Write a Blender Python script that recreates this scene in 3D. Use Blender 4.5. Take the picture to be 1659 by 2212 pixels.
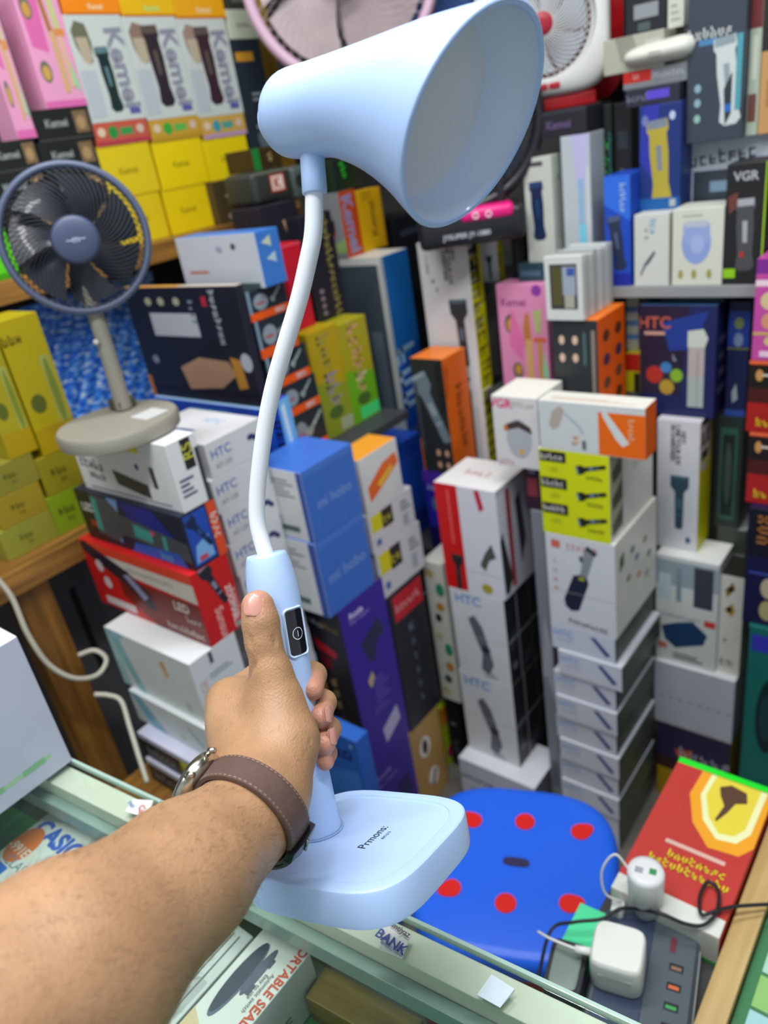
import bpy, bmesh, math, random
import numpy as np
from mathutils import Vector, Matrix
random.seed(7); rng = np.random.default_rng(7)
for o in list(bpy.data.objects): bpy.data.objects.remove(o)
SC = bpy.context.scene
COL = SC.collection

# ------------------------------------------------------------------ camera
F = 1650.0; CX, CY = 829.5, 1106.0            # focal length and centre in 1659x2212 pixels
CAM = np.array([0.0, 0.0, 1.5])
def cam_axes(nx=570.0, ny=3300.0, yaw=42.0):
    r = math.atan2(nx, ny); th = math.atan(F / math.hypot(nx, ny)); a = math.radians(yaw)
    fh = np.array([math.cos(a), math.sin(a), 0]); up = np.array([0, 0, 1.0]); rt = np.cross(fh, up)
    fw = fh * math.cos(th) - up * math.sin(th); dn = -up * math.cos(th) - fh * math.sin(th)
    return rt * math.cos(r) + dn * math.sin(r), -rt * math.sin(r) + dn * math.cos(r), fw
XA, YD, FW = cam_axes()
def ray(p): return XA * (p[0] - CX) / F + YD * (p[1] - CY) / F + FW
def onD(p, s): return CAM + ray(p) * s
def onX(p, a): d = ray(p); return CAM + d * ((a - CAM[0]) / d[0])
def onY(p, b): d = ray(p); return CAM + d * ((b - CAM[1]) / d[1])
def onZ(p, z): d = ray(p); return CAM + d * ((z - CAM[2]) / d[2])
cd = bpy.data.cameras.new('camera'); cam = bpy.data.objects.new('camera', cd); COL.objects.link(cam)
cd.sensor_fit = 'HORIZONTAL'; cd.sensor_width = 36.0; cd.lens = 36.0 * F / 1659.0
cd.clip_start = 0.02; cd.clip_end = 50
M = Matrix(((XA[0], -YD[0], -FW[0], CAM[0]), (XA[1], -YD[1], -FW[1], CAM[1]), (XA[2], -YD[2], -FW[2], CAM[2]), (0, 0, 0, 1)))
cam.matrix_world = M
cd.dof.use_dof = True; cd.dof.focus_distance = 0.50; cd.dof.aperture_fstop = 8.0
SC.camera = cam

# ------------------------------------------------------------------ light
w = bpy.data.worlds.new('shop_surroundings'); SC.world = w; w.use_nodes = True
w.node_tree.nodes['Background'].inputs[0].default_value = (0.86, 0.93, 1.0, 1)
w.node_tree.nodes['Background'].inputs[1].default_value = 0.55
def area(name, loc, rot, sx, sy, power, col=(1, 0.98, 0.95)):
    l = bpy.data.lights.new(name, 'AREA'); l.shape = 'RECTANGLE'; l.size = sx; l.size_y = sy; l.energy = power; l.color = col
    o = bpy.data.objects.new(name, l); COL.objects.link(o); o.location = loc; o.rotation_euler = rot; return o
CEIL = 2.75
TUBES = [(-0.35, 0.55), (0.45, -0.15), (0.62, 0.80)]
for i, (tx, ty) in enumerate(TUBES):
    area('tube_light', (tx, ty, CEIL - 0.085), (0, 0, math.radians(-45)), 1.2, 0.10, 19, (0.97, 0.985, 1.0))
SC.view_settings.view_transform = 'Standard'; SC.view_settings.look = 'None'
SC.view_settings.exposure = -0.02; SC.view_settings.gamma = 1.0; SC.view_settings.use_curve_mapping = False

# ------------------------------------------------------------------ materials
def lin(c):
    if isinstance(c, str):
        c = c.lstrip('#'); c = [int(c[i:i + 2], 16) / 255 for i in (0, 2, 4)]
    return tuple((v / 12.92 if v <= .04045 else ((v + .055) / 1.055) ** 2.4) for v in c)
MATS = {}
def mat(col, rough=0.45, metal=0.0, var=0.06, scale=30.0, bump=0.0, emit=0.0, coat=0.0, trans=0.0, sss=0.0, ior=1.45):
    key = (col, rough, metal, var, scale, bump, emit, coat, trans, sss)
    if key in MATS: return MATS[key]
    m = bpy.data.materials.new('m_' + str(col)); m.use_nodes = True
    nt = m.node_tree; b = nt.nodes['Principled BSDF']; c = lin(col)
    b.inputs['Roughness'].default_value = rough; b.inputs['Metallic'].default_value = metal
    b.inputs['Coat Weight'].default_value = coat; b.inputs['IOR'].default_value = ior
    b.inputs['Transmission Weight'].default_value = trans
    if sss: b.inputs['Subsurface Weight'].default_value = sss; b.inputs['Subsurface Radius'].default_value = (.006, .003, .002); b.inputs['Subsurface Scale'].default_value = .5
    if var > 0:
        tc = nt.nodes.new('ShaderNodeTexCoord'); n = nt.nodes.new('ShaderNodeTexNoise'); n.inputs['Scale'].default_value = scale; n.inputs['Detail'].default_value = 3
        r = nt.nodes.new('ShaderNodeMix'); r.data_type = 'RGBA'
        r.inputs['A'].default_value = tuple(max(0, v * (1 - var)) for v in c) + (1,); r.inputs['B'].default_value = tuple(min(1, v * (1 + var)) for v in c) + (1,)
        nt.links.new(tc.outputs['Object'], n.inputs['Vector']); nt.links.new(n.outputs['Fac'], r.inputs['Factor']); nt.links.new(r.outputs['Result'], b.inputs['Base Color'])
        if bump > 0:
            bp = nt.nodes.new('ShaderNodeBump'); bp.inputs['Strength'].default_value = bump; bp.inputs['Distance'].default_value = .002
            nt.links.new(n.outputs['Fac'], bp.inputs['Height']); nt.links.new(bp.outputs['Normal'], b.inputs['Normal'])
    else: b.inputs['Base Color'].default_value = c + (1,)
    if emit: b.inputs['Emission Color'].default_value = c + (1,); b.inputs['Emission Strength'].default_value = emit
    MATS[key] = m; return m
def wood(c1, c2, scale=6.0, axis=0):
    key = ('wood', c1, c2, scale, axis)
    if key in MATS: return MATS[key]
    m = bpy.data.materials.new('wood'); m.use_nodes = True; nt = m.node_tree; b = nt.nodes['Principled BSDF']
    tc = nt.nodes.new('ShaderNodeTexCoord'); mp = nt.nodes.new('ShaderNodeMapping'); s = [scale * 6] * 3; s[axis] = scale * .5
    mp.inputs['Scale'].default_value = s; n = nt.nodes.new('ShaderNodeTexNoise'); n.inputs['Scale'].default_value = 1.5; n.inputs['Detail'].default_value = 6
    r = nt.nodes.new('ShaderNodeValToRGB'); r.color_ramp.elements[0].color = lin(c1) + (1,); r.color_ramp.elements[1].color = lin(c2) + (1,)
    r.color_ramp.elements[0].position = .35; r.color_ramp.elements[1].position = .68
    nt.links.new(tc.outputs['Object'], mp.inputs['Vector']); nt.links.new(mp.outputs['Vector'], n.inputs['Vector']); nt.links.new(n.outputs['Fac'], r.inputs['Fac']); nt.links.new(r.outputs['Color'], b.inputs['Base Color'])
    b.inputs['Roughness'].default_value = .45; MATS[key] = m; return m

# ------------------------------------------------------------------ object helpers
def link(name, me, parent=None, mats=()):
    o = bpy.data.objects.new(name, me); COL.objects.link(o)
    if parent is not None: o.parent = parent
    if me is not None:
        for m in mats: me.materials.append(m)
    return o
def tag(o, label, cat, group=None, kind=None):
    o['label'] = label; o['category'] = cat
    if group: o['group'] = group
    if kind: o['kind'] = kind
    return o
def struct(o, label=None):
    o['kind'] = 'structure'
    if label: o['label'] = label
    return o
def empty(name, loc, label, cat, group=None, rot=None):
    o = bpy.data.objects.new(name, None); COL.objects.link(o); o.empty_display_size = .02
    o.location = loc
    if rot is not None: o.rotation_euler = rot
    return tag(o, label, cat, group)
def pyd(name, v, f, parent=None, m=None, smooth=False):
    me = bpy.data.meshes.new(name); me.from_pydata([tuple(map(float, q)) for q in v], [], f)
    if smooth: me.polygons.foreach_set('use_smooth', [True] * len(me.polygons))
    return link(name, me, parent, [m] if m else [])
def frombm(name, bm, parent=None, mats=(), smooth=False):
    me = bpy.data.meshes.new(name); bm.normal_update(); bm.to_mesh(me); bm.free()
    if smooth: me.polygons.foreach_set('use_smooth', [True] * len(me.polygons))
    return link(name, me, parent, mats)
def boxbm(x0, x1, y0, y1, z0, z1, bev=0.0008, seg=2, bm=None):
    own = bm is None; b2 = bmesh.new()
    bmesh.ops.create_cube(b2, size=1)
    for v in b2.verts:
        v.co = Vector(((x0 + x1) / 2 + v.co.x * (x1 - x0), (y0 + y1) / 2 + v.co.y * (y1 - y0), (z0 + z1) / 2 + v.co.z * (z1 - z0)))
    if bev > 0: bmesh.ops.bevel(b2, geom=list(b2.edges), offset=bev, segments=seg, affect='EDGES', profile=.5)
    if own: return b2
    me = bpy.data.meshes.new('t'); b2.to_mesh(me); b2.free(); bm.from_mesh(me); bpy.data.meshes.remove(me); return bm
def cube(name, x0, x1, y0, y1, z0, z1, m, parent=None, bev=0.0008):
    return frombm(name, boxbm(x0, x1, y0, y1, z0, z1, bev), parent, [m])
def tube_mesh(pts, rad, n=16, cap=True):
    pts = [np.array(p, float) for p in pts]; v = []; f = []; k = len(pts)
    rad = [rad] * k if np.isscalar(rad) else rad
    t0 = pts[1] - pts[0]; ref = np.array([0, 0, 1.0]) if abs(t0[2]) < .9 * np.linalg.norm(t0) else np.array([1.0, 0, 0])
    u = np.cross(t0, ref); u /= np.linalg.norm(u)
    for i in range(k):
        t = pts[min(i + 1, k - 1)] - pts[max(i - 1, 0)]; t /= np.linalg.norm(t)
        u = u - t * (u @ t); u /= np.linalg.norm(u); w_ = np.cross(t, u)
        for j in range(n):
            a = 2 * math.pi * j / n; v.append(pts[i] + rad[i] * (math.cos(a) * u + math.sin(a) * w_))
    for i in range(k - 1):
        for j in range(n): f.append((i * n + j, i * n + (j + 1) % n, (i + 1) * n + (j + 1) % n, (i + 1) * n + j))
    if cap: f.append(tuple(range(n - 1, -1, -1))); f.append(tuple((k - 1) * n + j for j in range(n)))
    return v, f
def tube(name, pts, rad, m, parent=None, n=12): v, f = tube_mesh(pts, rad, n); return pyd(name, v, f, parent, m, True)
def spline(pts, sub=8):
    P = [np.array(p, float) for p in pts]; P = [2 * P[0] - P[1]] + P + [2 * P[-1] - P[-2]]; out = []
    for i in range(1, len(P) - 2):
        for j in range(sub):
            t = j / sub; a, b, c, d = P[i - 1:i + 3]
            out.append(.5 * (2 * b + (c - a) * t + (2 * a - 5 * b + 4 * c - d) * t * t + (3 * b - a - 3 * c + d) * t ** 3))
    return out + [P[-2]]
def lathe(name, prof, m, parent=None, n=40, smooth=True, axis='z', closed_ends=True):
    v = []; f = []
    for r, z in prof:
        for j in range(n):
            a = 2 * math.pi * j / n; q = (r * math.cos(a), r * math.sin(a), z)
            v.append(q if axis == 'z' else ((z, q[0], q[1]) if axis == 'x' else (q[0], z, q[1])))
    for i in range(len(prof) - 1):
        for j in range(n): f.append((i * n + j, i * n + (j + 1) % n, (i + 1) * n + (j + 1) % n, (i + 1) * n + j))
    if closed_ends: f.append(tuple(range(n - 1, -1, -1))); f.append(tuple((len(prof) - 1) * n + j for j in range(n)))
    o = pyd(name, v, f, parent, m, smooth); fixn(o); return o
def fixn(o):
    bm = bmesh.new(); bm.from_mesh(o.data); bmesh.ops.remove_doubles(bm, verts=bm.verts, dist=1e-6); bmesh.ops.recalc_face_normals(bm, faces=bm.faces); bm.to_mesh(o.data); bm.free()
def shade_auto(o, ang=35):
    me = o.data; me.polygons.foreach_set('use_smooth', [True] * len(me.polygons))
    bm = bmesh.new(); bm.from_mesh(me)
    for e in bm.edges: e.smooth = len(e.link_faces) == 2 and e.calc_face_angle(0) < math.radians(ang)
    bm.to_mesh(me); bm.free()
TXT = {}
def text_mesh(s, bold=0.0):
    """flat glyph mesh, cap height about 1, starting at x=0; returns verts, faces, width"""
    k = (s, bold)
    if k in TXT: return TXT[k]
    c = bpy.data.curves.new('t', 'FONT'); c.body = s; c.size = 1.0; c.offset = bold; c.resolution_u = 3
    o = bpy.data.objects.new('t', c); COL.objects.link(o)
    dg = bpy.context.evaluated_depsgraph_get(); e = o.evaluated_get(dg); me = e.to_mesh()
    v = np.array([(q.co.x, q.co.y) for q in me.vertices]).reshape(-1, 2); f = [tuple(p.vertices) for p in me.polygons]
    e.to_mesh_clear(); bpy.data.objects.remove(o); bpy.data.curves.remove(c)
    if len(v):
        x0 = v[:, 0].min(); v[:, 0] -= x0; h = 0.7; v = v / h; wd = v[:, 0].max()
    else: wd = 1
    TXT[k] = (v, f, wd); return TXT[k]
# ================================================================== goods: boxes placed from the edges seen in the photograph
BX = []
def rec(nm, lab, x0, x1, y0, y1, z0, z1, col, pr, kw):
    r = dict(name=nm, label=lab, x0=x0, x1=x1, y0=y0, y1=y1, z0=z0, z1=z1, col=col, pr=pr or {}); r.update(kw); BX.append(r); return r
def FX(nm, lab, c, plane, dep, col, pr=None, **kw):
    """front face on X = plane: corners TL TR BL BR in pixels"""
    q = [onX(p, plane) for p in c]; yl = (q[0][1] + q[2][1]) / 2; yr = (q[1][1] + q[3][1]) / 2
    kw.setdefault('free', 'x'); return rec(nm, lab, plane, plane + dep, yr, yl, (q[2][2] + q[3][2]) / 2, (q[0][2] + q[1][2]) / 2, col, pr, kw)
def FY(nm, lab, c, plane, dep, col, pr=None, **kw):
    q = [onY(p, plane) for p in c]; xl = (q[0][0] + q[2][0]) / 2; xr = (q[1][0] + q[3][0]) / 2
    kw.setdefault('free', 'y'); return rec(nm, lab, xl, xr, plane, plane + dep, (q[2][2] + q[3][2]) / 2, (q[0][2] + q[1][2]) / 2, col, pr, kw)
def NB(nm, lab, nt, nb, left, right, yp, col, pr=None, xp=None, **kw):
    """box seen on its near vertical edge: top and bottom of that edge, a point on the far left edge, one on the far right edge"""
    if xp is None: a, b = onY(nt, yp), onY(nb, yp); x0 = (a[0] + b[0]) / 2
    else: a, b = onX(nt, xp), onX(nb, xp); x0 = xp; yp = (a[1] + b[1]) / 2
    if 'dy' in kw: left = None
    y1 = yp + kw['dy'] if 'dy' in kw else onX(left, x0)[1]; x1 = x0 + kw['dx'] if 'dx' in kw else onY(right, yp)[0]
    return rec(nm, lab, x0, x1, yp, y1, b[2], a[2], col, pr, kw)

def shelf_rec(x0, x1, y0, y1, z1, t=.02): return dict(x0=x0, x1=x1, y0=y0, y1=y1, z1=z1, z0=z1 - t)
SHELF = [shelf_rec(.30, .60, .865, 1.10, .547), shelf_rec(.655, .795, .945, 1.14, .547), shelf_rec(.10, 1.05, 1.20, 1.74, .967, .03), shelf_rec(.15, 1.50, 1.385, 1.75, 1.370, .022),
         shelf_rec(1.375, 1.80, .22, .70, 1.180), shelf_rec(1.42, 1.80, .705, 1.05, 1.178), shelf_rec(1.245, 1.80, .885, 1.75, .600), shelf_rec(1.355, 1.80, 1.095, 1.75, .842),
         shelf_rec(.86, 1.245, 1.0, 1.19, .950, .018), shelf_rec(1.345, 1.80, .54, .86, .970)]
# ================================================================== the shop shell
WX, WY = 1.80, 1.75
cube('floor', -1.6, WX, -1.6, WY, -.05, 0, mat('#6a665f', .5, var=.25, scale=4)); struct(bpy.data.objects['floor'])
cube('wall_left', -1.6, WX + .05, WY, WY + .05, 0, CEIL, mat('#4c4a48', .7, var=.15, scale=5)); struct(bpy.data.objects['wall_left'])
cube('wall_right', WX, WX + .05, -1.6, WY, 0, CEIL, mat('#4c4a48', .7, var=.15, scale=5)); struct(bpy.data.objects['wall_right'])
cube('ceiling', -1.6, WX + .05, -1.6, WY + .05, CEIL, CEIL + .05, mat('#e6e6e2', .8, var=.03)); struct(bpy.data.objects['ceiling'])
for i, (tx, ty) in enumerate(TUBES):
    t_ = empty('tube_lamp', (tx, ty, CEIL), ['white ceiling tube lamp over the counter', 'white ceiling tube lamp over the camera side', 'white ceiling tube lamp above the shelves'][i], 'lamp', 'ceiling tube lamps', (0, 0, math.radians(-45)))
    cube('housing', -.6, .6, -.03, .03, -.045, 0, mat('#e8e8e6', .4, var=0), t_)
    tube('tube', [(-.58, 0, -.065), (.58, 0, -.065)], .013, mat('#f4f8ff', .3, var=0, emit=3.0), t_)
WD = wood('#6e4a1e', '#a87834', 5, 0); WDV = wood('#6a4418', '#a67430', 5, 2)
def board(name, s, m, label, cat='shelf', extra=()):
    cx, cy = (s['x0'] + s['x1']) / 2, (s['y0'] + s['y1']) / 2; r = empty(name, (cx, cy, 0), label, cat)
    cube('board', s['x0'] - cx, s['x1'] - cx, s['y0'] - cy, s['y1'] - cy, s['z0'], s['z1'], m, r, .001)
    for nm, x0, x1, y0, y1, z0, z1, mm in extra: cube(nm, x0 - cx, x1 - cx, y0 - cy, y1 - cy, z0, z1, mm, r, .0015)
    return r
GB = mat('#8f9294', .4, var=.08); S0, S1, S2, S3 = SHELF[:4]
board('low_bench', S0, WD, 'low wooden bench board under the left pile of boxes', 'bench', [('rail', .30, .60, .850, .8648, .50, .546, WD)] + [('leg', x, x + .03, y, y + .03, 0, .526, WDV) for x in (.305, .565) for y in (.87, 1.065)])
board('low_bench', S1, WD, 'low wooden bench board under the white trimmer box stack', 'bench', [('leg', x, x + .025, y, y + .025, 0, .526, WDV) for x in (.66, .765) for y in (.95, 1.11)])
board('wooden_table', S2, WD, 'brown wooden table at the left carrying green-yellow boxes', 'table', [('front_beam', .10, .605, 1.180, 1.1998, .925, .966, WD)] + [('leg', x, x + .058, y, y + .05, 0, .936, WDV) for x in (.41, .20, .98) for y in (1.201, 1.66)])
board('wall_shelf', S3, WD, 'wooden wall shelf holding the yellow and black lettered boxes, upper left', 'shelf', [('front_beam', .15, 1.50, 1.364, 1.3848, 1.332, 1.3695, WD)])
tag(cube('wooden_post', 1.505, 1.56, 1.50, 1.55, 0, 2.3, wood('#9a7416', '#c8a23c', 5, 2), None, .002), 'yellow-brown upright wooden post at the end of the upper left shelf', 'post')
for i_, (s, lb) in enumerate(zip(SHELF[4:], ('thin grey shelf under the blue and white shaver boxes, right', 'thin grey shelf behind the tall white HEY box', 'thin grey corner shelf under the dark blue and violet box', 'thin grey corner shelf under the tall blue and white box', 'thin grey shelf under the yellow green tall boxes', 'thin grey shelf under the pink beauty trimmer box'))): board('wall_shelf', s, GB if i_ == 0 else mat('#3c3e42', .5, var=.1), lb)
cb = empty('steel_cabinet', (.66, 1.45, 0), 'dark grey steel cabinet standing under the wooden table', 'cabinet')
cube('body', -.17, .30, -.13, .17, .0, .90, mat('#5c5d62', .45, var=.1), cb, .002); dr = cube('door', -.165, .295, -.136, -.131, .02, .88, mat('#66676c', .45, var=.1), cb, .001); cube('slot', -.12, -.108, -.1375, -.1362, .62, .82, mat('#1c1c1e', .5, var=0), dr, 0)
# ================================================================== the desk lamp (fitted to the photograph)
def rotm(rx, ry, rz):
    cx, sx, cy, sy, cz, sz = math.cos(rx), math.sin(rx), math.cos(ry), math.sin(ry), math.cos(rz), math.sin(rz)
    return np.array([[cy, 0, sy], [0, 1, 0], [-sy, 0, cy]]) @ np.array([[1, 0, 0], [0, cx, -sx], [0, sx, cx]]) @ np.array([[cz, -sz, 0], [sz, cz, 0], [0, 0, 1]])
LR = rotm(-0.276, 0.3074, -1.4554); LP = onD((771.3, 1801.3), .5)
def lamp_loc(px, y=0.0):
    d = LR.T @ ray(px); o = LR.T @ (CAM - LP); return o + d * ((y - o[1]) / d[1])
lamp = empty('desk_lamp', (0, 0, 0), 'pale blue desk lamp with horn shade held up in the hand', 'lamp')
lamp.matrix_world = Matrix([list(LR[i]) + [LP[i]] for i in range(3)] + [[0, 0, 0, 1]])
LB = mat('#b3cffa', .38, var=.015, scale=8, coat=.15)
def sq(hx, hy, n, z, k=96):
    o = []
    for i in range(k):
        a = 2 * math.pi * i / k; c, s = math.cos(a), math.sin(a)
        o.append((hx * math.copysign(abs(c) ** (2 / n), c), hy * math.copysign(abs(s) ** (2 / n), s), z))
    return o
def loft(name, rings, m, parent, cap=(True, True), smooth=40):
    k = len(rings[0]); v = [q for r in rings for q in r]; f = []
    for i in range(len(rings) - 1):
        for j in range(k): f.append((i * k + j, i * k + (j + 1) % k, (i + 1) * k + (j + 1) % k, (i + 1) * k + j))
    if cap[0]: f.append(tuple(range(k - 1, -1, -1)))
    if cap[1]: f.append(tuple((len(rings) - 1) * k + j for j in range(k)))
    o = pyd(name, v, f, parent, m); fixn(o)
    if smooth: shade_auto(o, smooth)
    return o
hx, hy, th = .0624, .0619, .0234; NS = 3.96
loft('base', [sq(hx * .965, hy * .965, NS, -th), sq(hx * .99, hy * .99, NS, -th + .001), sq(hx, hy, NS, -th + .004), sq(hx * 1.0, hy, NS, -.0026), sq(hx * .994, hy * .994, NS, -.0008), sq(hx * .98, hy * .98, NS, 0),
              sq(hx * .87, hy * .87, NS, .0006), sq(hx * .855, hy * .855, NS, .0003), sq(hx * .845, hy * .845, NS, -.0008), sq(hx * .2, hy * .2, NS, -.0008)], LB, lamp, smooth=25)
px0 = -.0327
zt = .1906
hp = [(.0163, -.0008), (.0163, .001), (.0154, .006), (.0149, .03), (.0145, .055), (.0147, .08), (.0152, .10), (.0160, .125), (.0170, .15), (.0172, .162), (.0167, .172), (.0155, .181), (.0138, .188), (.0128, .1903), (.011, .1906), (.007, .1906)]
handle = lathe('handle', hp, LB, lamp, 56)
for v in handle.data.vertices: v.co.x += px0
hs = lathe('seam_ring', [(.0178, -.0006), (.0178, .0002), (.0163, .0002), (.0163, -.0006)], mat('#9fb9e2', .4, var=0), handle, 48)
for v in hs.data.vertices: v.co.x += px0
# power button panel on the front of the handle
def panel(name, w, h, r, zc, rad_at, off, m, parent, thick, az=0.0, n=10, hole=None):
    """rounded rectangle wrapped on the handle front (normal +x)"""
    def outline(w, h, r):
        o = []
        for cx, cy, a0 in ((w / 2 - r, h / 2 - r, 0), (-w / 2 + r, h / 2 - r, 90), (-w / 2 + r, -h / 2 + r, 180), (w / 2 - r, -h / 2 + r, 270)):
            for i in range(n + 1):
                a = math.radians(a0 + 90 * i / n); o.append((cx + r * math.cos(a), cy + r * math.sin(a)))
        return o
    def wrap(p, d):
        R_ = rad_at(zc + p[1]); a = az + p[0] / R_
        return (px0 + (R_ + d) * math.cos(a), (R_ + d) * math.sin(a), zc + p[1])
    oo = outline(w, h, r); k = len(oo)
    if hole: ii = outline(w - 2 * hole, h - 2 * hole, max(r - hole, .0005)); rings = [[wrap(p, -.001) for p in oo], [wrap(p, off) for p in oo], [wrap(((p[0] + q[0]) / 2, (p[1] + q[1]) / 2), off + thick) for p, q in zip(oo, ii)], [wrap(p, off) for p in ii], [wrap(p, -.001) for p in ii]]; cap = (False, False)
    else: rings = [[wrap(p, -.001) for p in oo], [wrap(p, off) for p in oo], [wrap((p[0] * .6, p[1]), off) for p in oo], [wrap((0, p[1]), off) for p in oo]]; cap = (False, False)
    return loft(name, rings, m, parent, cap, 40)
def rad_at(z):
    for (r0, z0), (r1, z1) in zip(hp, hp[1:]):
        if z0 <= z <= z1 and z1 > z0: return r0 + (r1 - r0) * (z - z0) / (z1 - z0)
    return .015
BZ, BA = .1370, -.16
bp_ = panel('power_button', .0142, .0295, .0028, BZ, rad_at, .0006, mat('#10121c', .12, var=0, coat=.6), lamp, 0, BA)
panel('button_frame', .0178, .0335, .0042, BZ, rad_at, .0006, mat('#c3d9f8', .35, var=0), lamp, .0008, BA, hole=.0018)
def on_handle(pts, d):
    o = []
    for x, z in pts: R_ = rad_at(BZ + z); a = BA + x / R_; o.append((px0 + (R_ + d) * math.cos(a), (R_ + d) * math.sin(a), BZ + z))
    return o
ic = [on_handle([(r * math.cos(2 * math.pi * i / 32), r * math.sin(2 * math.pi * i / 32) - .001) for i in range(32)], .00085) for r in (.0036, .0041)]
loft('power_symbol', ic, mat('#e8ecf4', .5, var=0), bp_, (False, False), 0)
pyd('power_bar', on_handle([(-.00025, -.003), (.00025, -.003), (.00025, .001), (-.00025, .001)], .00085), [(0, 1, 2, 3)], bp_, mat('#e8ecf4', .5, var=0))
# neck
npx = [(679, 415), (677, 500), (664, 570), (645, 650), (615, 750), (592, 830), (575, 910), (562, 1000), (555, 1080), (558, 1140), (568, 1200)]
npts = [lamp_loc(p) for p in npx]; npts[-1] = np.array([px0, 0, zt - .004]); npts[0] = lamp_loc((679, 400))
tube('neck', spline(npts, 8), .00545, mat('#edf3fb', .4, var=.01, coat=.1), lamp, 20)
# shade
secs = [((.0405, .4600), (.0335, .4345)), ((.0475, .4665), (.0375, .4285)), ((.058, .4692), (.0435, .4240)), ((.075, .4662), (.0590, .4185)), ((.092, .4632), (.0710, .4145)), ((.108, .4603), (.0810, .4082)), ((.124, .4574), (.0905, .4005)), ((.140, .4545), (.0995, .3915)), ((.157, .4511), (.1070, .3825)), ((.172, .4474), (.1130, .3742)), ((.188, .4430), (.1187, .3650)), ((.2008, .4387), (.1237, .3573))]
def sec_ring(T, B, s=1.0, k=72, sh=0.0):
    T = np.array([T[0], 0, T[1]]); B = np.array([B[0], 0, B[1]]); c = (T + B) / 2; e = (T - B) / 2; r = np.linalg.norm(e); e /= r
    nrm = np.array([e[2], 0, -e[0]]); c = c + nrm * sh
    return [tuple(c + s * r * (math.cos(2 * math.pi * i / k) * e + math.sin(2 * math.pi * i / k) * np.array([0, 1.0, 0]))) for i in range(k)]
bt = ((.0335, .4560), (.0318, .4390)); bt2 = ((.0315, .4500), (.0312, .4440))
sp4 = spline([(*T_, *B_) for T_, B_ in [bt2, bt, ((.0365, .4590), (.0323, .4365))] + secs], 4)
outer = [sec_ring(q[:2], q[2:]) for q in sp4]
rimT, rimB = secs[-1]
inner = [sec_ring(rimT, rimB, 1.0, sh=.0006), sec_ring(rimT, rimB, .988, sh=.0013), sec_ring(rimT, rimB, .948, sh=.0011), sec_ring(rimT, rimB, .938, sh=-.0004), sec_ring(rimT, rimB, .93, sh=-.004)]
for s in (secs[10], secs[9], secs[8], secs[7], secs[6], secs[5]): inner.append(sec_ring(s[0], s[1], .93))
loft('shade', outer + inner[:4], LB, lamp, (True, False), 40)
loft('shade_inner_lightened', inner[3:], mat('#cfdcf4', .45, var=.015, scale=8), lamp, (False, True), 40)  # inner wall of the shade, same plastic coloured lighter to brighten the dim inside
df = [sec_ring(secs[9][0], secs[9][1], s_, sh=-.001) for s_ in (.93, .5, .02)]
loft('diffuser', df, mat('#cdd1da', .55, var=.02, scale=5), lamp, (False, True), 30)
# socket below the shade, following the neck top
sa = lamp_loc((674, 332)); sb = lamp_loc((680, 420))
ax = (sb - sa); ln = np.linalg.norm(ax)
v, f = tube_mesh([sa - ax * .12, sa, sa + ax * .5, sb - ax * .03, sb], [.0070, .0072, .0073, .0074, .0068], 32)
sk = pyd('socket', v, f, lamp, LB); shade_auto(sk, 50)
# printed name on the base (reads along the front edge)
def base_text(s, cx, cy, size, nm):
    v, f, wd = text_mesh(s, .0)
    pts = [(cx + (q[1] - .35) * -size, cy + (q[0] - wd / 2) * size, -.0006) for q in v]
    return pyd(nm, pts, f, lamp, mat('#1c2030', .5, var=0))
base_text('Prmons:', .0135, .0, .0062, 'printed_name'); base_text('RM-S13', .0205, .004, .0022, 'printed_model')
# ================================================================== the hand: one continuous surface grown from a blended distance field
def H(px, py, d): return onD((px, py), d)
prims = []   # (p0, r0, p1, r1, blend)
def cap(a, ra, b, rb, k=.006): prims.append((np.array(a), ra, np.array(b), rb, k))
wr = H(552, 1752, .432); fa1 = H(392, 1893, .375); fa2 = H(140, 2112, .308); elb = H(140, 2112, .308) + (H(140, 2112, .308) - fa1) * 1.15
cap(wr, .0268, fa1, .0335, .012); cap(fa1, .0335, fa2, .0430, .012); cap(fa2, .0430, elb, .0445, .012)
# heel of the hand, metacarpals, back of the hand
cap(H(553, 1725, .440), .0262, H(565, 1660, .462), .0235, .014)
K = [H(487, 1512, .516), H(478, 1552, .533), H(486, 1600, .541), H(506, 1642, .537)]     # knuckles, index to little finger
for i, k_ in enumerate(K):
    cap(H(545 + 4 * i, 1690, .450 + .006 * i), .0185, k_ + (H(545, 1690, .450) - k_) * .12, .0128 - .0006 * i, .012)
cap(H(520, 1560, .500), .0190, H(550, 1650, .474), .0220, .012)
# thumb: metacarpal and thenar, phalanges
cap(H(596, 1690, .452), .0205, H(616, 1600, .469), .0192, .012)
cap(H(616, 1600, .469), .0192, H(600, 1515, .479), .0150, .010)
cap(H(600, 1515, .479), .0150, H(586, 1452, .481), .0122, .008)
cap(H(586, 1452, .481), .0122, H(568, 1386, .4815), .0108, .006)
cap(H(569, 1386, .4815), .0114, H(563, 1345, .483), .0113, .004); cap(H(563, 1345, .483), .0115, H(557, 1310, .4845), .0107, .004)
# web between thumb and index
cap(H(575, 1500, .487), .0110, H(500, 1505, .511), .0125, .012); cap(H(590, 1560, .478), .0150, H(520, 1540, .503), .0150, .012)
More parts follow.
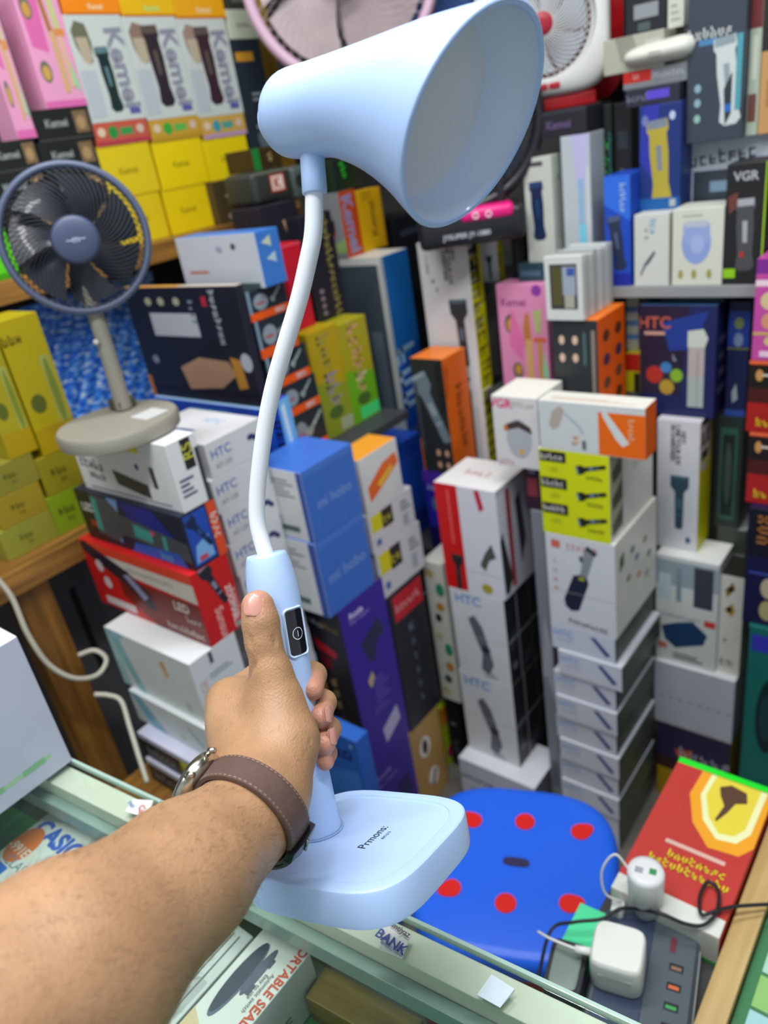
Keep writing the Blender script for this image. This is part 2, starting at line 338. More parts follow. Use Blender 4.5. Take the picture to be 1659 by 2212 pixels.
# fingers round the far side of the handle, tips back on its right side
fing = [(K[0], H(560, 1462, .543), H(652, 1450, .5395), H(678, 1458, .529), H(674, 1489, .509), .0092),
        (K[1], H(560, 1520, .550), H(670, 1508, .5400), H(700, 1517, .527), H(694, 1549, .505), .0089),
        (K[2], H(570, 1575, .552), H(682, 1566, .5370), H(711, 1575, .524), H(702, 1606, .502), .0086),
        (K[3], H(590, 1625, .546), H(682, 1622, .5330), H(707, 1627, .521), H(703, 1646, .503), .0070)]
for a, b, c, d, e, r in fing:
    cap(a, r * 1.25, b, r * 1.12, .006); cap(b, r * 1.1, c, r * 1.02, .003); cap(c, r * 1.0, d, r * .98, .0025); cap(d, r * .95, e, r * .86, .0025)
def field(h=.00155):
    lo = np.min([np.minimum(p[0] - p[1], p[2] - p[3]) for p in prims], 0) - .012; hi = np.max([np.maximum(p[0] + p[1], p[2] + p[3]) for p in prims], 0) + .012
    n = np.ceil((hi - lo) / h).astype(int) + 1; D = np.full(n, .05, np.float32)
    for a, ra, b, rb, k in prims:
        m_ = max(ra, rb) + k + .012
        i0 = np.maximum(((np.minimum(a, b) - m_ - lo) / h).astype(int), 0); i1 = np.minimum(((np.maximum(a, b) + m_ - lo) / h).astype(int) + 2, n)
        g = [(lo[i] + h * np.arange(i0[i], i1[i])).astype(np.float32) for i in range(3)]
        X, Y, Z = g[0][:, None, None] - a[0], g[1][None, :, None] - a[1], g[2][None, None, :] - a[2]
        ba = b - a; L2 = ba @ ba; t = np.clip((X * ba[0] + Y * ba[1] + Z * ba[2]) / L2, 0, 1)
        d = np.sqrt((X - t * ba[0]) ** 2 + (Y - t * ba[1]) ** 2 + (Z - t * ba[2]) ** 2) - (ra + (rb - ra) * t)
        sl = tuple(slice(i0[i], i1[i]) for i in range(3)); c = D[sl]
        hh = np.maximum(k - np.abs(c - d), 0) / k; D[sl] = np.minimum(c, d) - hh * hh * k * .25
    return D, lo, h
def surface_nets(D, lo, h):
    ins = D < 0; n = np.array(D.shape); acc = np.zeros(tuple(n - 1) + (3,), np.float32); cnt = np.zeros(tuple(n - 1), np.int32); quads = []
    for ax_ in range(3):
        s0 = [slice(None)] * 3; s1 = [slice(None)] * 3; s0[ax_] = slice(0, -1); s1[ax_] = slice(1, None)
        cr = ins[tuple(s0)] != ins[tuple(s1)]; idx = np.argwhere(cr)
        a = D[tuple(s0)][cr]; b = D[tuple(s1)][cr]; t = a / (a - b); p = idx.astype(np.float32); p[:, ax_] += t
        o = [i for i in range(3) if i != ax_]; q = []
        for d0, d1 in ((0, 0), (-1, 0), (-1, -1), (0, -1)):
            c = idx.copy(); c[:, o[0]] += d0; c[:, o[1]] += d1; q.append(c)
            np.add.at(acc, (c[:, 0], c[:, 1], c[:, 2]), p); np.add.at(cnt, (c[:, 0], c[:, 1], c[:, 2]), 1)
        quads.append((q, ins[tuple(s0)][cr], ax_))
    used = np.argwhere(cnt > 0); vid = np.full(cnt.shape, -1, np.int64); vid[cnt > 0] = np.arange(len(used))
    V = acc[cnt > 0] / cnt[cnt > 0][:, None] * h + lo; Fc = []
    for q, fl, ax_ in quads:
        ids = np.stack([vid[c[:, 0], c[:, 1], c[:, 2]] for c in q], 1); fl2 = fl if ax_ != 1 else ~fl
        ids[~fl2] = ids[~fl2][:, ::-1]; Fc.append(ids)
    return V, np.concatenate(Fc)
D_, lo_, h_ = field(); HV, HF = surface_nets(D_, lo_, h_)
def skin_mat():
    m = bpy.data.materials.new('skin'); m.use_nodes = True; nt = m.node_tree; b = nt.nodes['Principled BSDF']
    tc = nt.nodes.new('ShaderNodeTexCoord'); n1 = nt.nodes.new('ShaderNodeTexNoise'); n1.inputs['Scale'].default_value = 28; n1.inputs['Detail'].default_value = 5
    n2 = nt.nodes.new('ShaderNodeTexVoronoi'); n2.inputs['Scale'].default_value = 650
    r = nt.nodes.new('ShaderNodeValToRGB'); r.color_ramp.elements[0].color = lin('#9b7655') + (1,); r.color_ramp.elements[1].color = lin('#b88f6b') + (1,)
    r.color_ramp.elements[0].position = .3; r.color_ramp.elements[1].position = .7
    at = nt.nodes.new('ShaderNodeAttribute'); at.attribute_name = 'pink'; mx = nt.nodes.new('ShaderNodeMix'); mx.data_type = 'RGBA'; mx.inputs['B'].default_value = lin('#cc8c78') + (1,)
    L = nt.links.new; L(tc.outputs['Object'], n1.inputs['Vector']); L(tc.outputs['Object'], n2.inputs['Vector']); L(n1.outputs['Fac'], r.inputs['Fac']); L(r.outputs['Color'], mx.inputs['A']); L(at.outputs['Fac'], mx.inputs['Factor']); L(mx.outputs['Result'], b.inputs['Base Color'])
    bp = nt.nodes.new('ShaderNodeBump'); bp.inputs['Strength'].default_value = .25; bp.inputs['Distance'].default_value = .0008; ad = nt.nodes.new('ShaderNodeMath'); ad.operation = 'ADD'
    L(n2.outputs['Distance'], ad.inputs[0]); L(n1.outputs['Fac'], ad.inputs[1]); L(ad.outputs[0], bp.inputs['Height']); L(bp.outputs['Normal'], b.inputs['Normal'])
    b.inputs['Roughness'].default_value = .48; b.inputs['Subsurface Weight'].default_value = .12; b.inputs['Subsurface Radius'].default_value = (.006, .0025, .0015); b.inputs['Subsurface Scale'].default_value = .4
    return m
SKIN = skin_mat()
me = bpy.data.meshes.new('person'); me.from_pydata(HV.tolist(), [], HF.tolist()); me.validate()
# creases: press shallow grooves across the thumb joint and heel
bmh = bmesh.new(); bmh.from_mesh(me); bmesh.ops.recalc_face_normals(bmh, faces=bmh.faces)
for _ in range(5): bmesh.ops.smooth_vert(bmh, verts=bmh.verts, factor=.5, use_axis_x=True, use_axis_y=True, use_axis_z=True)
bmh.normal_update()
def crease(a, b, wdt, dep, both=False):
    a = np.array(a); b = np.array(b); ba = b - a; L2 = ba @ ba
    for v in bmh.verts:
        p = np.array(v.co) - a; t = min(1, max(0, (p @ ba) / L2)); d = np.linalg.norm(p - t * ba)
        if d < wdt * 3: v.co -= v.normal * float(dep * math.exp(-(d / wdt) ** 2))
for y0, y1, dp in ((1387, 1384, .0011), (1378, 1375, .0007), (1395, 1393, .0008)):
    crease(H(540, y0, .4715), H(598, y1, .4735), .0011, dp * 1.5)
crease(H(547, 1432, .470), H(536, 1508, .490), .0018, .0022)
crease(H(655, 1628, .4500), H(632, 1690, .4370), .0013, .0016); crease(H(668, 1600, .456), H(645, 1668, .446), .0012, .0013); crease(H(640, 1655, .446), H(612, 1702, .434), .0012, .0012)
bmh.to_mesh(me); bmh.free(); me.polygons.foreach_set('use_smooth', [True] * len(me.polygons))
person = link('person', me, None, [SKIN])
tag(person, 'bare left forearm and hand gripping the pale blue lamp handle, wearing a strap watch', 'person')
co = np.empty(len(me.vertices) * 3); me.vertices.foreach_get('co', co); co = co.reshape(-1, 3)
pk = np.zeros(len(co))
for a, b, c, d, e, r in fing: pk = np.maximum(pk, np.clip(1.15 - np.linalg.norm(co - e, axis=1) / .016, 0, .75))
pk = np.maximum(pk, np.clip(1.0 - np.linalg.norm(co - H(552, 1300, .475), axis=1) / .014, 0, .35))
at = me.attributes.new('pink', 'FLOAT', 'POINT'); at.data.foreach_set('value', pk.astype(np.float32))
# nails
def nail(c, n, up, w, l, name='fingernail', curve=.35):
    n = np.array(n) / np.linalg.norm(n); up = np.array(up) - n * (np.array(up) @ n); up /= np.linalg.norm(up); s = np.cross(up, n); v = []; f = []; NU, NV = 10, 12
    for layer in (0, 1):
        for i in range(NU + 1):
            for j in range(NV + 1):
                u = (i / NU * 2 - 1); vv = (j / NV * 2 - 1)
                k_ = (1 - abs(vv) ** 4.5) ** .5 if vv < 0 else (1 - vv ** 5) ** .45; uu = u * k_
                v.append(c + s * uu * w / 2 + up * vv * l / 2 - n * (w * curve * .5 * uu * uu + l * .05 * vv * vv) + n * (.0005 if layer == 0 else -.0012))
    K_ = (NU + 1) * (NV + 1)
    for i in range(NU):
        for j in range(NV): a = i * (NV + 1) + j; f.append((a, a + 1, a + NV + 2, a + NV + 1)); f.append(tuple(K_ + q for q in (a, a + NV + 1, a + NV + 2, a + 1)))
    o = pyd(name, v, f, person, mat('#c68f80', .28, var=.05, scale=60, coat=.3), True); fixn(o); o.data.polygons.foreach_set('use_smooth', [True] * len(o.data.polygons)); return o
def surf(px, guess):   # front-most skin point under a pixel
    d = ray(px); d = d / np.linalg.norm(d); rel = co - CAM; t = rel @ d; q = np.linalg.norm(rel - t[:, None] * d, axis=1); near = q < .0022
    return CAM + d * t[near].min() if near.any() else onD(px, guess)
tocam = lambda p: (CAM - p) / np.linalg.norm(CAM - p)
p = surf((549, 1305), .475); nail(p, tocam(p) + XA * -.10 - YD * .28, H(549, 1280, .475) - H(553, 1340, .475), .0135, .0150, 'thumbnail', .45)
for (px, py, sx) in ((713, 1541, 0), (723, 1590, 0)):
    p = surf((px, py), .51); nail(p, XA * 1.0 + tocam(p) * .55 - YD * .1, YD + XA * -.2, .0085, .0115)
# fine dark hair on the forearm and the back of the hand: nobody could count it
me.update(); nv = len(me.vertices); nr = np.empty(nv * 3); me.vertices.foreach_get('normal', nr); nr = nr.reshape(-1, 3)
adir = (fa2 - wr) / np.linalg.norm(fa2 - wr); tpos = (co - wr) @ adir; facing = np.einsum('ij,ij->i', nr, (CAM - co) / np.linalg.norm(CAM - co, axis=1)[:, None])
cand = np.where((tpos > .012) & (tpos < .2) & (facing > -.35))[0]; cand2 = np.where((tpos < -.012) & (tpos > -.05) & (facing > .1))[0]
sel = np.concatenate([rng.choice(cand, 1900), rng.choice(cand2, 170)]); hv = []; hf = []
for i in sel:
    p = co[i] + rng.normal(0, .0007, 3); n = nr[i]; d = -adir * .2 + np.cross(n, adir) * rng.normal(.35, .35) + n * .16 + rng.normal(0, .25, 3) - adir * .5; d /= np.linalg.norm(d); L_ = rng.uniform(.003, .0075)
    s = np.cross(d, tocam(p)); s /= np.linalg.norm(s); wd = .000052; b = len(hv); q1 = p + d * L_ * .5; q2 = p + d * L_ - n * L_ * .18
    hv += [p - s * wd - n * .0003, p + s * wd - n * .0003, q1 + s * wd * .8, q1 - s * wd * .8, q2]; hf += [(b, b + 1, b + 2, b + 3), (b + 3, b + 2, b + 4)]
hair = pyd('arm_hair', hv, hf, person, mat('#4a3524', .6, var=0)); hair['kind'] = 'stuff'

# ------------------------------------------------------------------ wristwatch
watch = empty('wristwatch', tuple(wr), 'brown leather strap wristwatch with silver case and black buckle on the wrist', 'watch')
wa = (wr - fa1) / np.linalg.norm(wr - fa1)            # forearm direction, towards the hand
wax = wa - np.array(YD) * .34 + np.array(XA) * .05; wax /= np.linalg.norm(wax)
wu = XA - wax * (XA @ wax); wu /= np.linalg.norm(wu); wv = np.cross(wax, wu)          # wu: image right, wv: roughly image down
WC = H(551, 1768, .431) - wr; WR = .0288
def ringpt(a, r, off): return (wu * math.cos(a) + wv * math.sin(a)) * r + wax * off + WC
def skin_r(a, off, gap=.0005):                        # distance from the ring centre to the skin
    d = wu * math.cos(a) + wv * math.sin(a); o = WC + wr + wax * off; r = .012
    while r < .06:
        i = np.rint((o + d * r - lo_) / h_).astype(int)
        if (i < 0).any() or (i >= D_.shape).any() or D_[tuple(i)] > gap: break
        r += .0004
    return r
def band(a0, a1, wdt, t, name, m, parent, n=48, lift=0.0, roff=0.0, fixed=None):
    v = []; f = []; A = [a0 + (a1 - a0) * i / n for i in range(n + 1)]
    g = [[SR(a, o) for o in (-.5, 0, .5)] for a in A]
    for a, (r_, rc, rf) in zip(A, g):
        w2 = wdt / 2; rr = lambda q: (r_ + (rc - r_) * (q + 1)) if q < 0 else (rc + (rf - rc) * q)
        q1 = w2 / .0103
        for r, o in ((rr(-q1), -w2), (rr(-q1) + t, -w2 * .96), (rc + t * 1.2, 0), (rr(q1) + t, w2 * .96), (rr(q1), w2)): v.append(ringpt(a, r + lift, o + roff))
    for i in range(n):
        for j in range(5): f.append((i * 5 + j, i * 5 + (j + 1) % 5, (i + 1) * 5 + (j + 1) % 5, (i + 1) * 5 + j))
    f.append(tuple(range(4, -1, -1))); f.append(tuple(n * 5 + j for j in range(5)))
    o = pyd(name, v, f, parent, m); fixn(o); shade_auto(o, 50); return o
SRT = {}
for q in (-.5, 0, .5):
    raw = np.array([skin_r(math.radians(d_), q * .0206) for d_ in range(0, 360, 5)]); ker = np.ones(7) / 7
    SRT[q] = np.convolve(np.concatenate([raw[-6:], raw, raw[:6]]), ker, 'same')[6:-6] + .0004
def SR(a, q): x = (math.degrees(a) % 360) / 5; i = int(x); t = x - i; return SRT[q][i % 72] * (1 - t) + SRT[q][(i + 1) % 72] * t
R_ = math.radians
LEA = mat('#5e4942', .55, var=.12, scale=220, bump=.25); LEA2 = mat('#1b1a22', .5, var=.1, scale=200, bump=.2)
strap = band(R_(-172), R_(0), .0205, .0022, 'leather_strap', LEA, watch)
under = band(R_(-2), R_(112), .0190, .0022, 'buckle_strap', LEA2, watch)
band(R_(16), R_(95), .0185, .0022, 'strap_tail', LEA2, under, lift=.0028)
band(R_(112), R_(186), .0200, .0022, 'lower_strap', LEA, watch)
for i in range(34):                                   # stitches along both edges
    a = R_(-162 + i * 4.7)
    for s_ in (-1, 1):
        p0 = ringpt(a, .75 * SR(a, s_ * .5) + .25 * SR(a, 0) + .00268, s_ * .0083); p1 = ringpt(a + R_(2.4), .75 * SR(a + R_(2.4), s_ * .5) + .25 * SR(a + R_(2.4), 0) + .00268, s_ * .0083); cr_ = wax * .00022
        pyd('stitch', [p0 - cr_, p0 + cr_, p1 + cr_, p1 - cr_], [(0, 1, 2, 3)], strap, mat('#9a8478', .7, var=0))
bk = band(R_(1), R_(15), .0235, .0040, 'buckle', mat('#23242c', .25, .7, var=0), watch, n=10, lift=.0012)
tube('buckle_pin', [ringpt(R_(a), SR(R_(a), 0) + .0065, 0) for a in (0, 8, 16)], .0008, mat('#a9adb5', .25, 1, var=0), bk, 8)
band(R_(20), R_(27), .0215, .0034, 'keeper_loop', LEA2, watch, n=6, lift=.0012)
# case, seen edge-on at the left of the wrist
ca = R_(193); cc = ringpt(ca, SR(ca, 0) + .0012, .000); cn = wu * math.cos(ca) + wv * math.sin(ca); cu = wax; cw = np.cross(cn, cu)
def disc(prof, name, m, parent, n=48):
    v = []; f = []
    for r, z in prof:
        for j in range(n): a = 2 * math.pi * j / n; v.append(cc + cn * z + r * (math.cos(a) * cu + math.sin(a) * cw))
    for i in range(len(prof) - 1):
        for j in range(n): f.append((i * n + j, i * n + (j + 1) % n, (i + 1) * n + (j + 1) % n, (i + 1) * n + j))
    f.append(tuple(range(n - 1, -1, -1))); f.append(tuple((len(prof) - 1) * n + j for j in range(n)))
    o = pyd(name, v, f, parent, m); fixn(o); shade_auto(o, 40); return o
STL = mat('#c9c6b8', .22, 1, var=.05, scale=80)
case = disc([(.013, -.001), (.0178, .0002), (.0192, .002), (.0195, .005), (.0190, .0072), (.0178, .0084), (.0165, .0088)], 'watch_case', STL, watch)
disc([(.0164, .0086), (.0160, .0094), (.012, .0098)], 'watch_crystal', mat('#20232b', .08, var=0, coat=.5), case)
tube('crown', [cc + cn * .004 + cu * .0193, cc + cn * .004 + cu * .0225], .0026, STL, case, 14)
for s_ in (-1, 1):
    for t_ in (-1, 1): tube('lug', [cc + cn * .005 + cw * s_ * .016 + cu * t_ * .009, cc + cn * .0035 + cw * s_ * .0205 + cu * t_ * .0098, cc + cn * .0005 + cw * s_ * .0225 + cu * t_ * .0098], .0018, STL, case, 10)
W_ = '#e4e5e6'; K_ = '#23252b'
def torch(u, v, L, a, c='#1d2026', c2='#c9cfd8'): return ('torch', u, v, L, a, c, c2)
def trim(u, v, L, a, c='#20242c', c2='#b9bec8'): return ('trim', u, v, L, a, c, c2)
READ = {'HTC', 'HEY!', 'I AM YOUR EYE', 'IN DARKNESS', 'Kemei', 'CASIO', 'fx-991EX', 'CLASSWIZ', '552', 'functions', 'PORTABLE SEALING MACHINE', 'Easy to use', 'Automatic switch', 'KS-838', 'ZOOMABLE', 'FLASHLIGHT', 'ako', 'RS', 'VGR', 'LED', 'mi hobo', 'Rozia', 'Hair clipper', 'cordless', '200min', '24', 'VOYAGE', 'Sunsun', 'CE', '2', 'K', 'AT-129'}
def T(s, u, v, h, c='#222228', rot=0, b=0.0):      # words that can be read in the photograph are set in type, blurred ones as strokes
    return ('t', s, u, v, h, c, rot, b) if s in READ else ('w', len(s), u, v, h, c, rot)
R = lambda *a: ('r',) + a
E_ = lambda *a: ('e',) + a
LN = lambda u0, v0, u1, v1, n, c='#55585f': ('lines', u0, v0, u1, v1, n, c)
def faceicons(c, us, vs, r=.04, ar=1.0): return [E_(u, v, r * ar, r, c) for u in us for v in vs]

# ---- pile in front of the wooden table (left), from the top down
A = .88
NB('flashlight_box', 'white flashlight box with yellow label, directly under the standing grey fan', (363, 959), (392, 1114), (175, 1020), (441, 1015), A, W_,
   {'X': [R(.16, .80, .72, 1, '#e6dc20'), T('- NEW ZOOM -', .45, .9, .10, '#3a3a20'), ('p', [(.38, .45), (.72, .32), (.72, .10), (.40, .22)], '#43464a'), T('smart', .17, .47, .17, '#2a2d33', -4, .02), T('light', .20, .28, .12, '#2a2d33', -4, .01), E_(.66, .58, .018, .05, '#23357a'), LN(.08, .06, .9, .1, 1), R(.78, .30, .82, .62, '#383c42')],
    'Y': [R(.45, .55, .80, .98, '#2a2c2e'), T('RS', .62, .80, .16, '#d8d640', 90), LN(.12, .2, .6, .5, 4, '#4a4f78'), R(.86, 0, 1, .8, '#3a3e46')]})
NB('flashlight_box', 'dark blue torch box with orange corner, third layer beneath the standing fan', (391, 1115), (416, 1227), (183, 1125), (478, 1140), A, '#20283a',
   {'X': [('p', [(.0, 1), (.28, 1), (.22, 0), (.0, 0)], '#2b2422'), T('LED', .10, .68, .16, '#e6e2dc', 0, .02), R(.08, .3, .18, .42, '#a23a24'), ('p', [(.34, 1), (.44, 1), (.36, .1), (.30, .3)], '#7fa6dc'), ('p', [(.44, .98), (.75, .98), (.9, .55), (.55, .5)], '#1c2d86'), torch(.60, .45, .9, -6, '#4a5258', '#3f9f94'), E_(.70, .52, .02, .05, '#d04a78'), ('p', [(.45, .02), (.95, .02), (.9, .25), (.5, .22)], '#2c5fc4'), T('ULT', .78, .13, .16, '#6fb9dc', 0, .02)],
    'Y': [R(.06, .06, .70, .96, '#2750b4'), ('p', [(.1, .1), (.65, .1), (.6, .5), (.2, .4)], '#7db0e6'), torch(.40, .60, .7, -62, '#1d2b52', '#30508a'), R(.74, 0, 1, 1, '#e4502c'), T('T918', .88, .55, .16, '#f4d8cc', -90, .01), R(.2, .12, .45, .2, '#c8465a')]})
NB('flashlight_box', 'red zoomable torch box beside the thumb, under the blue torch box', (416, 1240), (459, 1430), (205, 1260), (516, 1290), A, '#d02020',
   {'X': [R(0, .87, 1, 1, '#e8492c'), ('p', [(.15, .86), (1, .86), (1, .60), (.25, .68)], '#d9cfc6'), T('ULTRA BRIGHT LIGHT', .62, .76, .075, '#b4a49c', 0, 0), ('p', [(.3, .6), (1, .58), (1, 0), (.55, .0), (.3, .3)], '#7a2018'), ('p', [(.0, .94), (.05, 1), (.42, .72), (.58, .48), (.60, .26), (.52, .24), (.36, .50), (.02, .82)], '#2c2430'), ('p', [(.36, .64), (.42, .68), (.55, .42), (.50, .34)], '#9a92b4'), E_(.14, .66, .035, .09, '#d8cccc'), E_(.17, .42, .035, .09, '#d8cccc'), T('LED', .84, .47, .12, '#e8dcd8', 0, .02), T('CREE', .92, .32, .10, '#e4d0cc', 0, .02), T('zoom light', .82, .12, .10, '#efe4e0', 0, .01), R(.09, .06, .38, .18, '#dcd0d0')],
    'Y': [torch(.50, .72, .62, -72, '#2a2833', '#8e8ca0'), T('Sunsun', .44, .20, .115, '#f0b8b0', -90, .015), T('ZOOMABLE', .80, .34, .075, '#f4ece8', -90, .02), T('FLASHLIGHT', .90, .34, .05, '#f4ece8', -90, .0), R(.74, .03, .96, .10, '#3a1412'), T('LED', .85, .065, .05, '#f4ece8', 0, .02)]})
NB('appliance_box', 'white box with teal side stripe, just below the red torch box', (416, 1430), (443, 1574), (255, 1435), (540, 1480), A, '#dcdfe0',
   {'X': [R(0, 0, .10, 1, '#a8cfd2'), ('p', [(.02, 1), (.14, 1), (.30, 0), (.2, 0)], '#8fc3c8'), R(.08, .9, .22, 1, '#a9cbe8'), ('p', [(.62, .78), (.68, .84), (.69, .6), (.66, .55)], '#e0a65c'), R(.80, .08, .86, .24, '#c6cacc')],
    'Y': [R(.38, .80, .46, .97, '#5a6064'), T('VOYAGE', .15, .35, .11, '#d8a888', 90), LN(.3, .6, .8, .7, 2, '#9aa0a4')]})
NB('appliance_box', 'white box with blue-green wave, second below the red torch box', (443, 1574), (467, 1660), (300, 1550), (560, 1600), A, '#d6dbdc',
   {'X': [('p', [(.0, 1), (.14, 1), (.42, 0), (.20, 0)], '#7fb6cc'), ('p', [(.75, .7), (.78, .72), (.93, .3), (.90, .25)], '#88b4b4'), R(.62, .2, .68, .3, '#b4babc')], 'Y': [T('NEC', .12, .72, .2, '#9a6848', 90, .02)]})
for i, (nt, nb, l) in enumerate([((450, 1668), (465, 1722), (318, 1640)), ((462, 1724), (476, 1776), (336, 1695))]):
    NB('razor_box', ['lavender-topped razor box with yellow end, upper one beside the watch', 'lavender-topped razor box with yellow end, lower one beside the watch'][i], nt, nb, l, (570, 1660 + 50 * i), A - .01, '#c9cbe0',
       {'X': [R(0, .0, 1, .80, '#23262b'), R(.60, 0, 1, .80, '#cfd018'), T('SHAVER' if not i else 'RAZORS', .30, .42, .36, '#8f949c', 0, .02), T('RECHARGEABLE', .8, .45, .16, '#55581a', 0, .01)]}, group='razor boxes at the bottom of the left pile')
# ---- stack of white trimmer boxes behind the lamp neck
hx0, hx1 = .664, .786; zz = [1.110, 1.050, .989, .929, .868, .808, .747, .687, .627, .566]
for i in range(9):
    pos = ['topmost', 'second', 'third', 'fourth', 'fifth', 'sixth', 'seventh', 'eighth', 'ninth'][i]
    rec('trimmer_box', 'white blue-lettered trimmer box, %s%s in the stack behind the lamp neck' % (pos, '' if i == 0 else ' from the top'), hx0 + (.004, -.003, .002, 0, .003, -.002, .001, 0, .002)[i], hx1 + (.004, -.003, .002, 0, .003, -.002, .001, 0, .002)[i], .95, 1.135, zz[i + 1], zz[i], '#d9dadc',
        {'Y': [T('HTC', .24, .64, .25, '#2a5fb8', 0, .01), R(.13, .42, .40, .425, '#606870'), T('AT-129', .24, .28, .13, '#5a6068'), ('p', [(.70, .62), (.74, .70), (.83, .66), (.92, .46), (.90, .36), (.84, .42), (.80, .52), (.72, .54)], '#32386e'), R(.97, 0, 1, 1, '#c8cacc')],
         'Z': [('p', [(.2, .3), (.3, .25), (.6, .3), (.62, .36), (.3, .34), (.2, .36)], '#2c3a86'), T('HTC', .6, .7, .14, '#7fb0e4')]}, dict(group='white trimmer boxes stacked behind the lamp neck', keep=1))
# ---- two blue boxes on the black and purple box
for i, (nt, nb, l, r) in enumerate([((648, 1022), (680, 1176), (600, 1010), (773, 1036)), ((680, 1176), (708, 1316), (650, 1260), (797, 1183))]):
    NB('gadget_box', ['upper of two blue boxes right of the lamp neck', 'lower of two blue boxes right of the lamp neck'][i], nt, nb, l, r, .88, {'': '#3d6fc8', 'X': '#dcdedd'},
       {'Y': [T('mi hobo', .52, .48, .14, '#7f9ad6', 0, .01), R(0, .9, 1, 1, '#4a7ad0')], 'X': [LN(.25, .62, .8, .9, 5, '#8a9094'), R(.3, .12, .75, .2, '#4f6a5c'), R(0, 0, .06, 1, '#c4c8c8'), R(.9, 0, 1, 1, '#2f4fa4')]}, group='blue gadget boxes', dy=.17)
NB('hair_clipper_box', 'tall black and purple clipper box standing right of the lamp handle', (735, 1319), (798, 1661), (700, 1450), (857, 1425), .88, {'': '#24262e', 'Y': '#3c2396', 'Z': '#4a4c54'},
   {'X': [T('cordless', .30, .90, .030, '#cfd4da', -12), T('200min', .68, .885, .028, '#a88428', -12), ('p', [(.25, .80), (.75, .74), (.70, .70), (.30, .73)], '#c4202c'), ('p', [(.3, .70), (.6, .69), (.55, .62), (.4, .63)], '#7c1420')] + [('p', [(.42, v), (.58, v + .02), (.58, v - .03), (.46, v - .04)], '#8a7a50') for v in (.55, .48, .41)] + [T('24', .55, .27, .035, '#a8acb4'), ('ring', .55, .275, .16, .04, .9, '#8c9098'), R(.5, .13, .85, .18, '#444852')],
    'Y': [T('Rozia', .34, .93, .032, '#d9d2f0', 0, .03), T('Hair clipper', .40, .895, .022, '#a898dc'), ('p', [(.30, .74), (.75, .82), (.85, .72), (.66, .70), (.52, .60), (.42, .62)], '#2c2f4e'), ('p', [(.30, .52), (.42, .56), (.46, .50), (.34, .47)], '#c8b080'), LN(.4, .36, .75, .52, 6, '#6a54b8'), LN(.3, .3, .7, .35, 3, '#6a54b8'), ('p', [(.40, .18), (.80, .25), (.84, .15), (.44, .08)], '#b9b4d8')]}, dy=.11)
FY('hair_clipper_box', 'purple clipper box lying low, behind the lamp base top edge', ((798, 1664), (886, 1590), (812, 1760), (900, 1700)), .88, .11, {'': '#35208c', 'X': '#1d1f28'}, {'Y': [T('Rozia', .3, .90, .05, '#9a8cd4'), T('Hair clipper', .36, .83, .032, '#8c7ccc'), ('p', [(.5, .5), (.9, .55), (.85, .72), (.55, .7)], '#241a5c')], 'X': [R(.2, .9, .6, .92, '#b09048')]}, zb=0)
NB('cable_box', 'small blue box with white and dark lettering, touching the lamp handle base', (772, 1600), (790, 1720), (700, 1640), (800, 1610), .80, '#2f66c0', {'X': [('p', [(.0, .0), (.9, .0), (.9, .85), (.0, .80)], '#3f7fd8'), T('ako', .48, .915, .06, '#16256a', 12, .02), E_(.84, .965, .035, .008, '#9cc0f0')]}, zb=0)
FY('shaver_box', 'white box with orange wave, top of the small stack right of the blue boxes', ((770, 995), (851, 949), (795, 1108), (876, 1058)), .93, .13, {'': '#dddddb', 'Z': '#f0a030', 'X': '#c6c4bc'}, {'Y': [('p', [(.12, .45), (.55, .72), (.92, .78), (.96, .58), (.62, .40), (.14, .18)], '#ee6a22'), ('p', [(.36, .42), (.78, .62), (.78, .52), (.44, .34)], '#f2c23a')]})
for i, c in enumerate([((791, 1111), (884, 1058), (808, 1191), (904, 1135)), ((808, 1191), (904, 1135), (825, 1270), (919, 1204))]):
    FY('shaver_box', ['white box with yellow and black tag, below the orange wave box', 'white box with yellow and black tag, on the tall black box with red label'][i], c, .93, .15, '#d6d6d8', {'Y': [R(.05, .50, .28, .92, '#e0d61e'), R(.28, .46, .52, .92, '#33322c'), T('V9', .40, .68, .2, '#d8d040', 8, .02), LN(.7, .55, .92, .85, 3, '#7c8088'), R(.72, .15, .84, .45, '#aeb2ba'), R(.1, .15, .2, .3, '#4a74b4')]})
FY('hair_clipper_box', 'tall black box with red label and vertical silver lettering, right of the purple box', ((844, 1283), (915, 1226), (877, 1574), (947, 1525)), .93, .15, '#25262e', {'Y': [('p', [(.12, .80), (.95, .80), (.95, .97), (.12, .97)], '#cc2230'), T('DINGDA', .53, .885, .055, '#f0b0b4', 0, .02)] + [T(ch, .52, .70 - .105 * k, .055, '#6e7c90', 0, .02) for k, ch in enumerate('KINGDA')]})
FY('earphone_box', 'tan kraft box with dark round pictures under the tall black box', ((877, 1584), (947, 1531), (893, 1710), (972, 1716)), .93, .15, '#b99156', {'Y': [E_(.48, .70, .16, .12, '#ece8e2'), E_(.48, .70, .08, .09, '#4a2c24'), E_(.60, .28, .15, .11, '#ece8e2'), ('p', [(.5, .2), (.66, .36), (.7, .32), (.56, .17)], '#5a342a')]})
FY('toy_box', 'slim lime green and orange box beside the tan kraft box', ((950, 1530), (966, 1518), (972, 1690), (990, 1680)), .96, .06, '#b8cc28', {'Y': [R(0, .7, 1, 1, '#e8842c'), E_(.55, .2, .4, .1, '#d82c70')]}, zb=0)
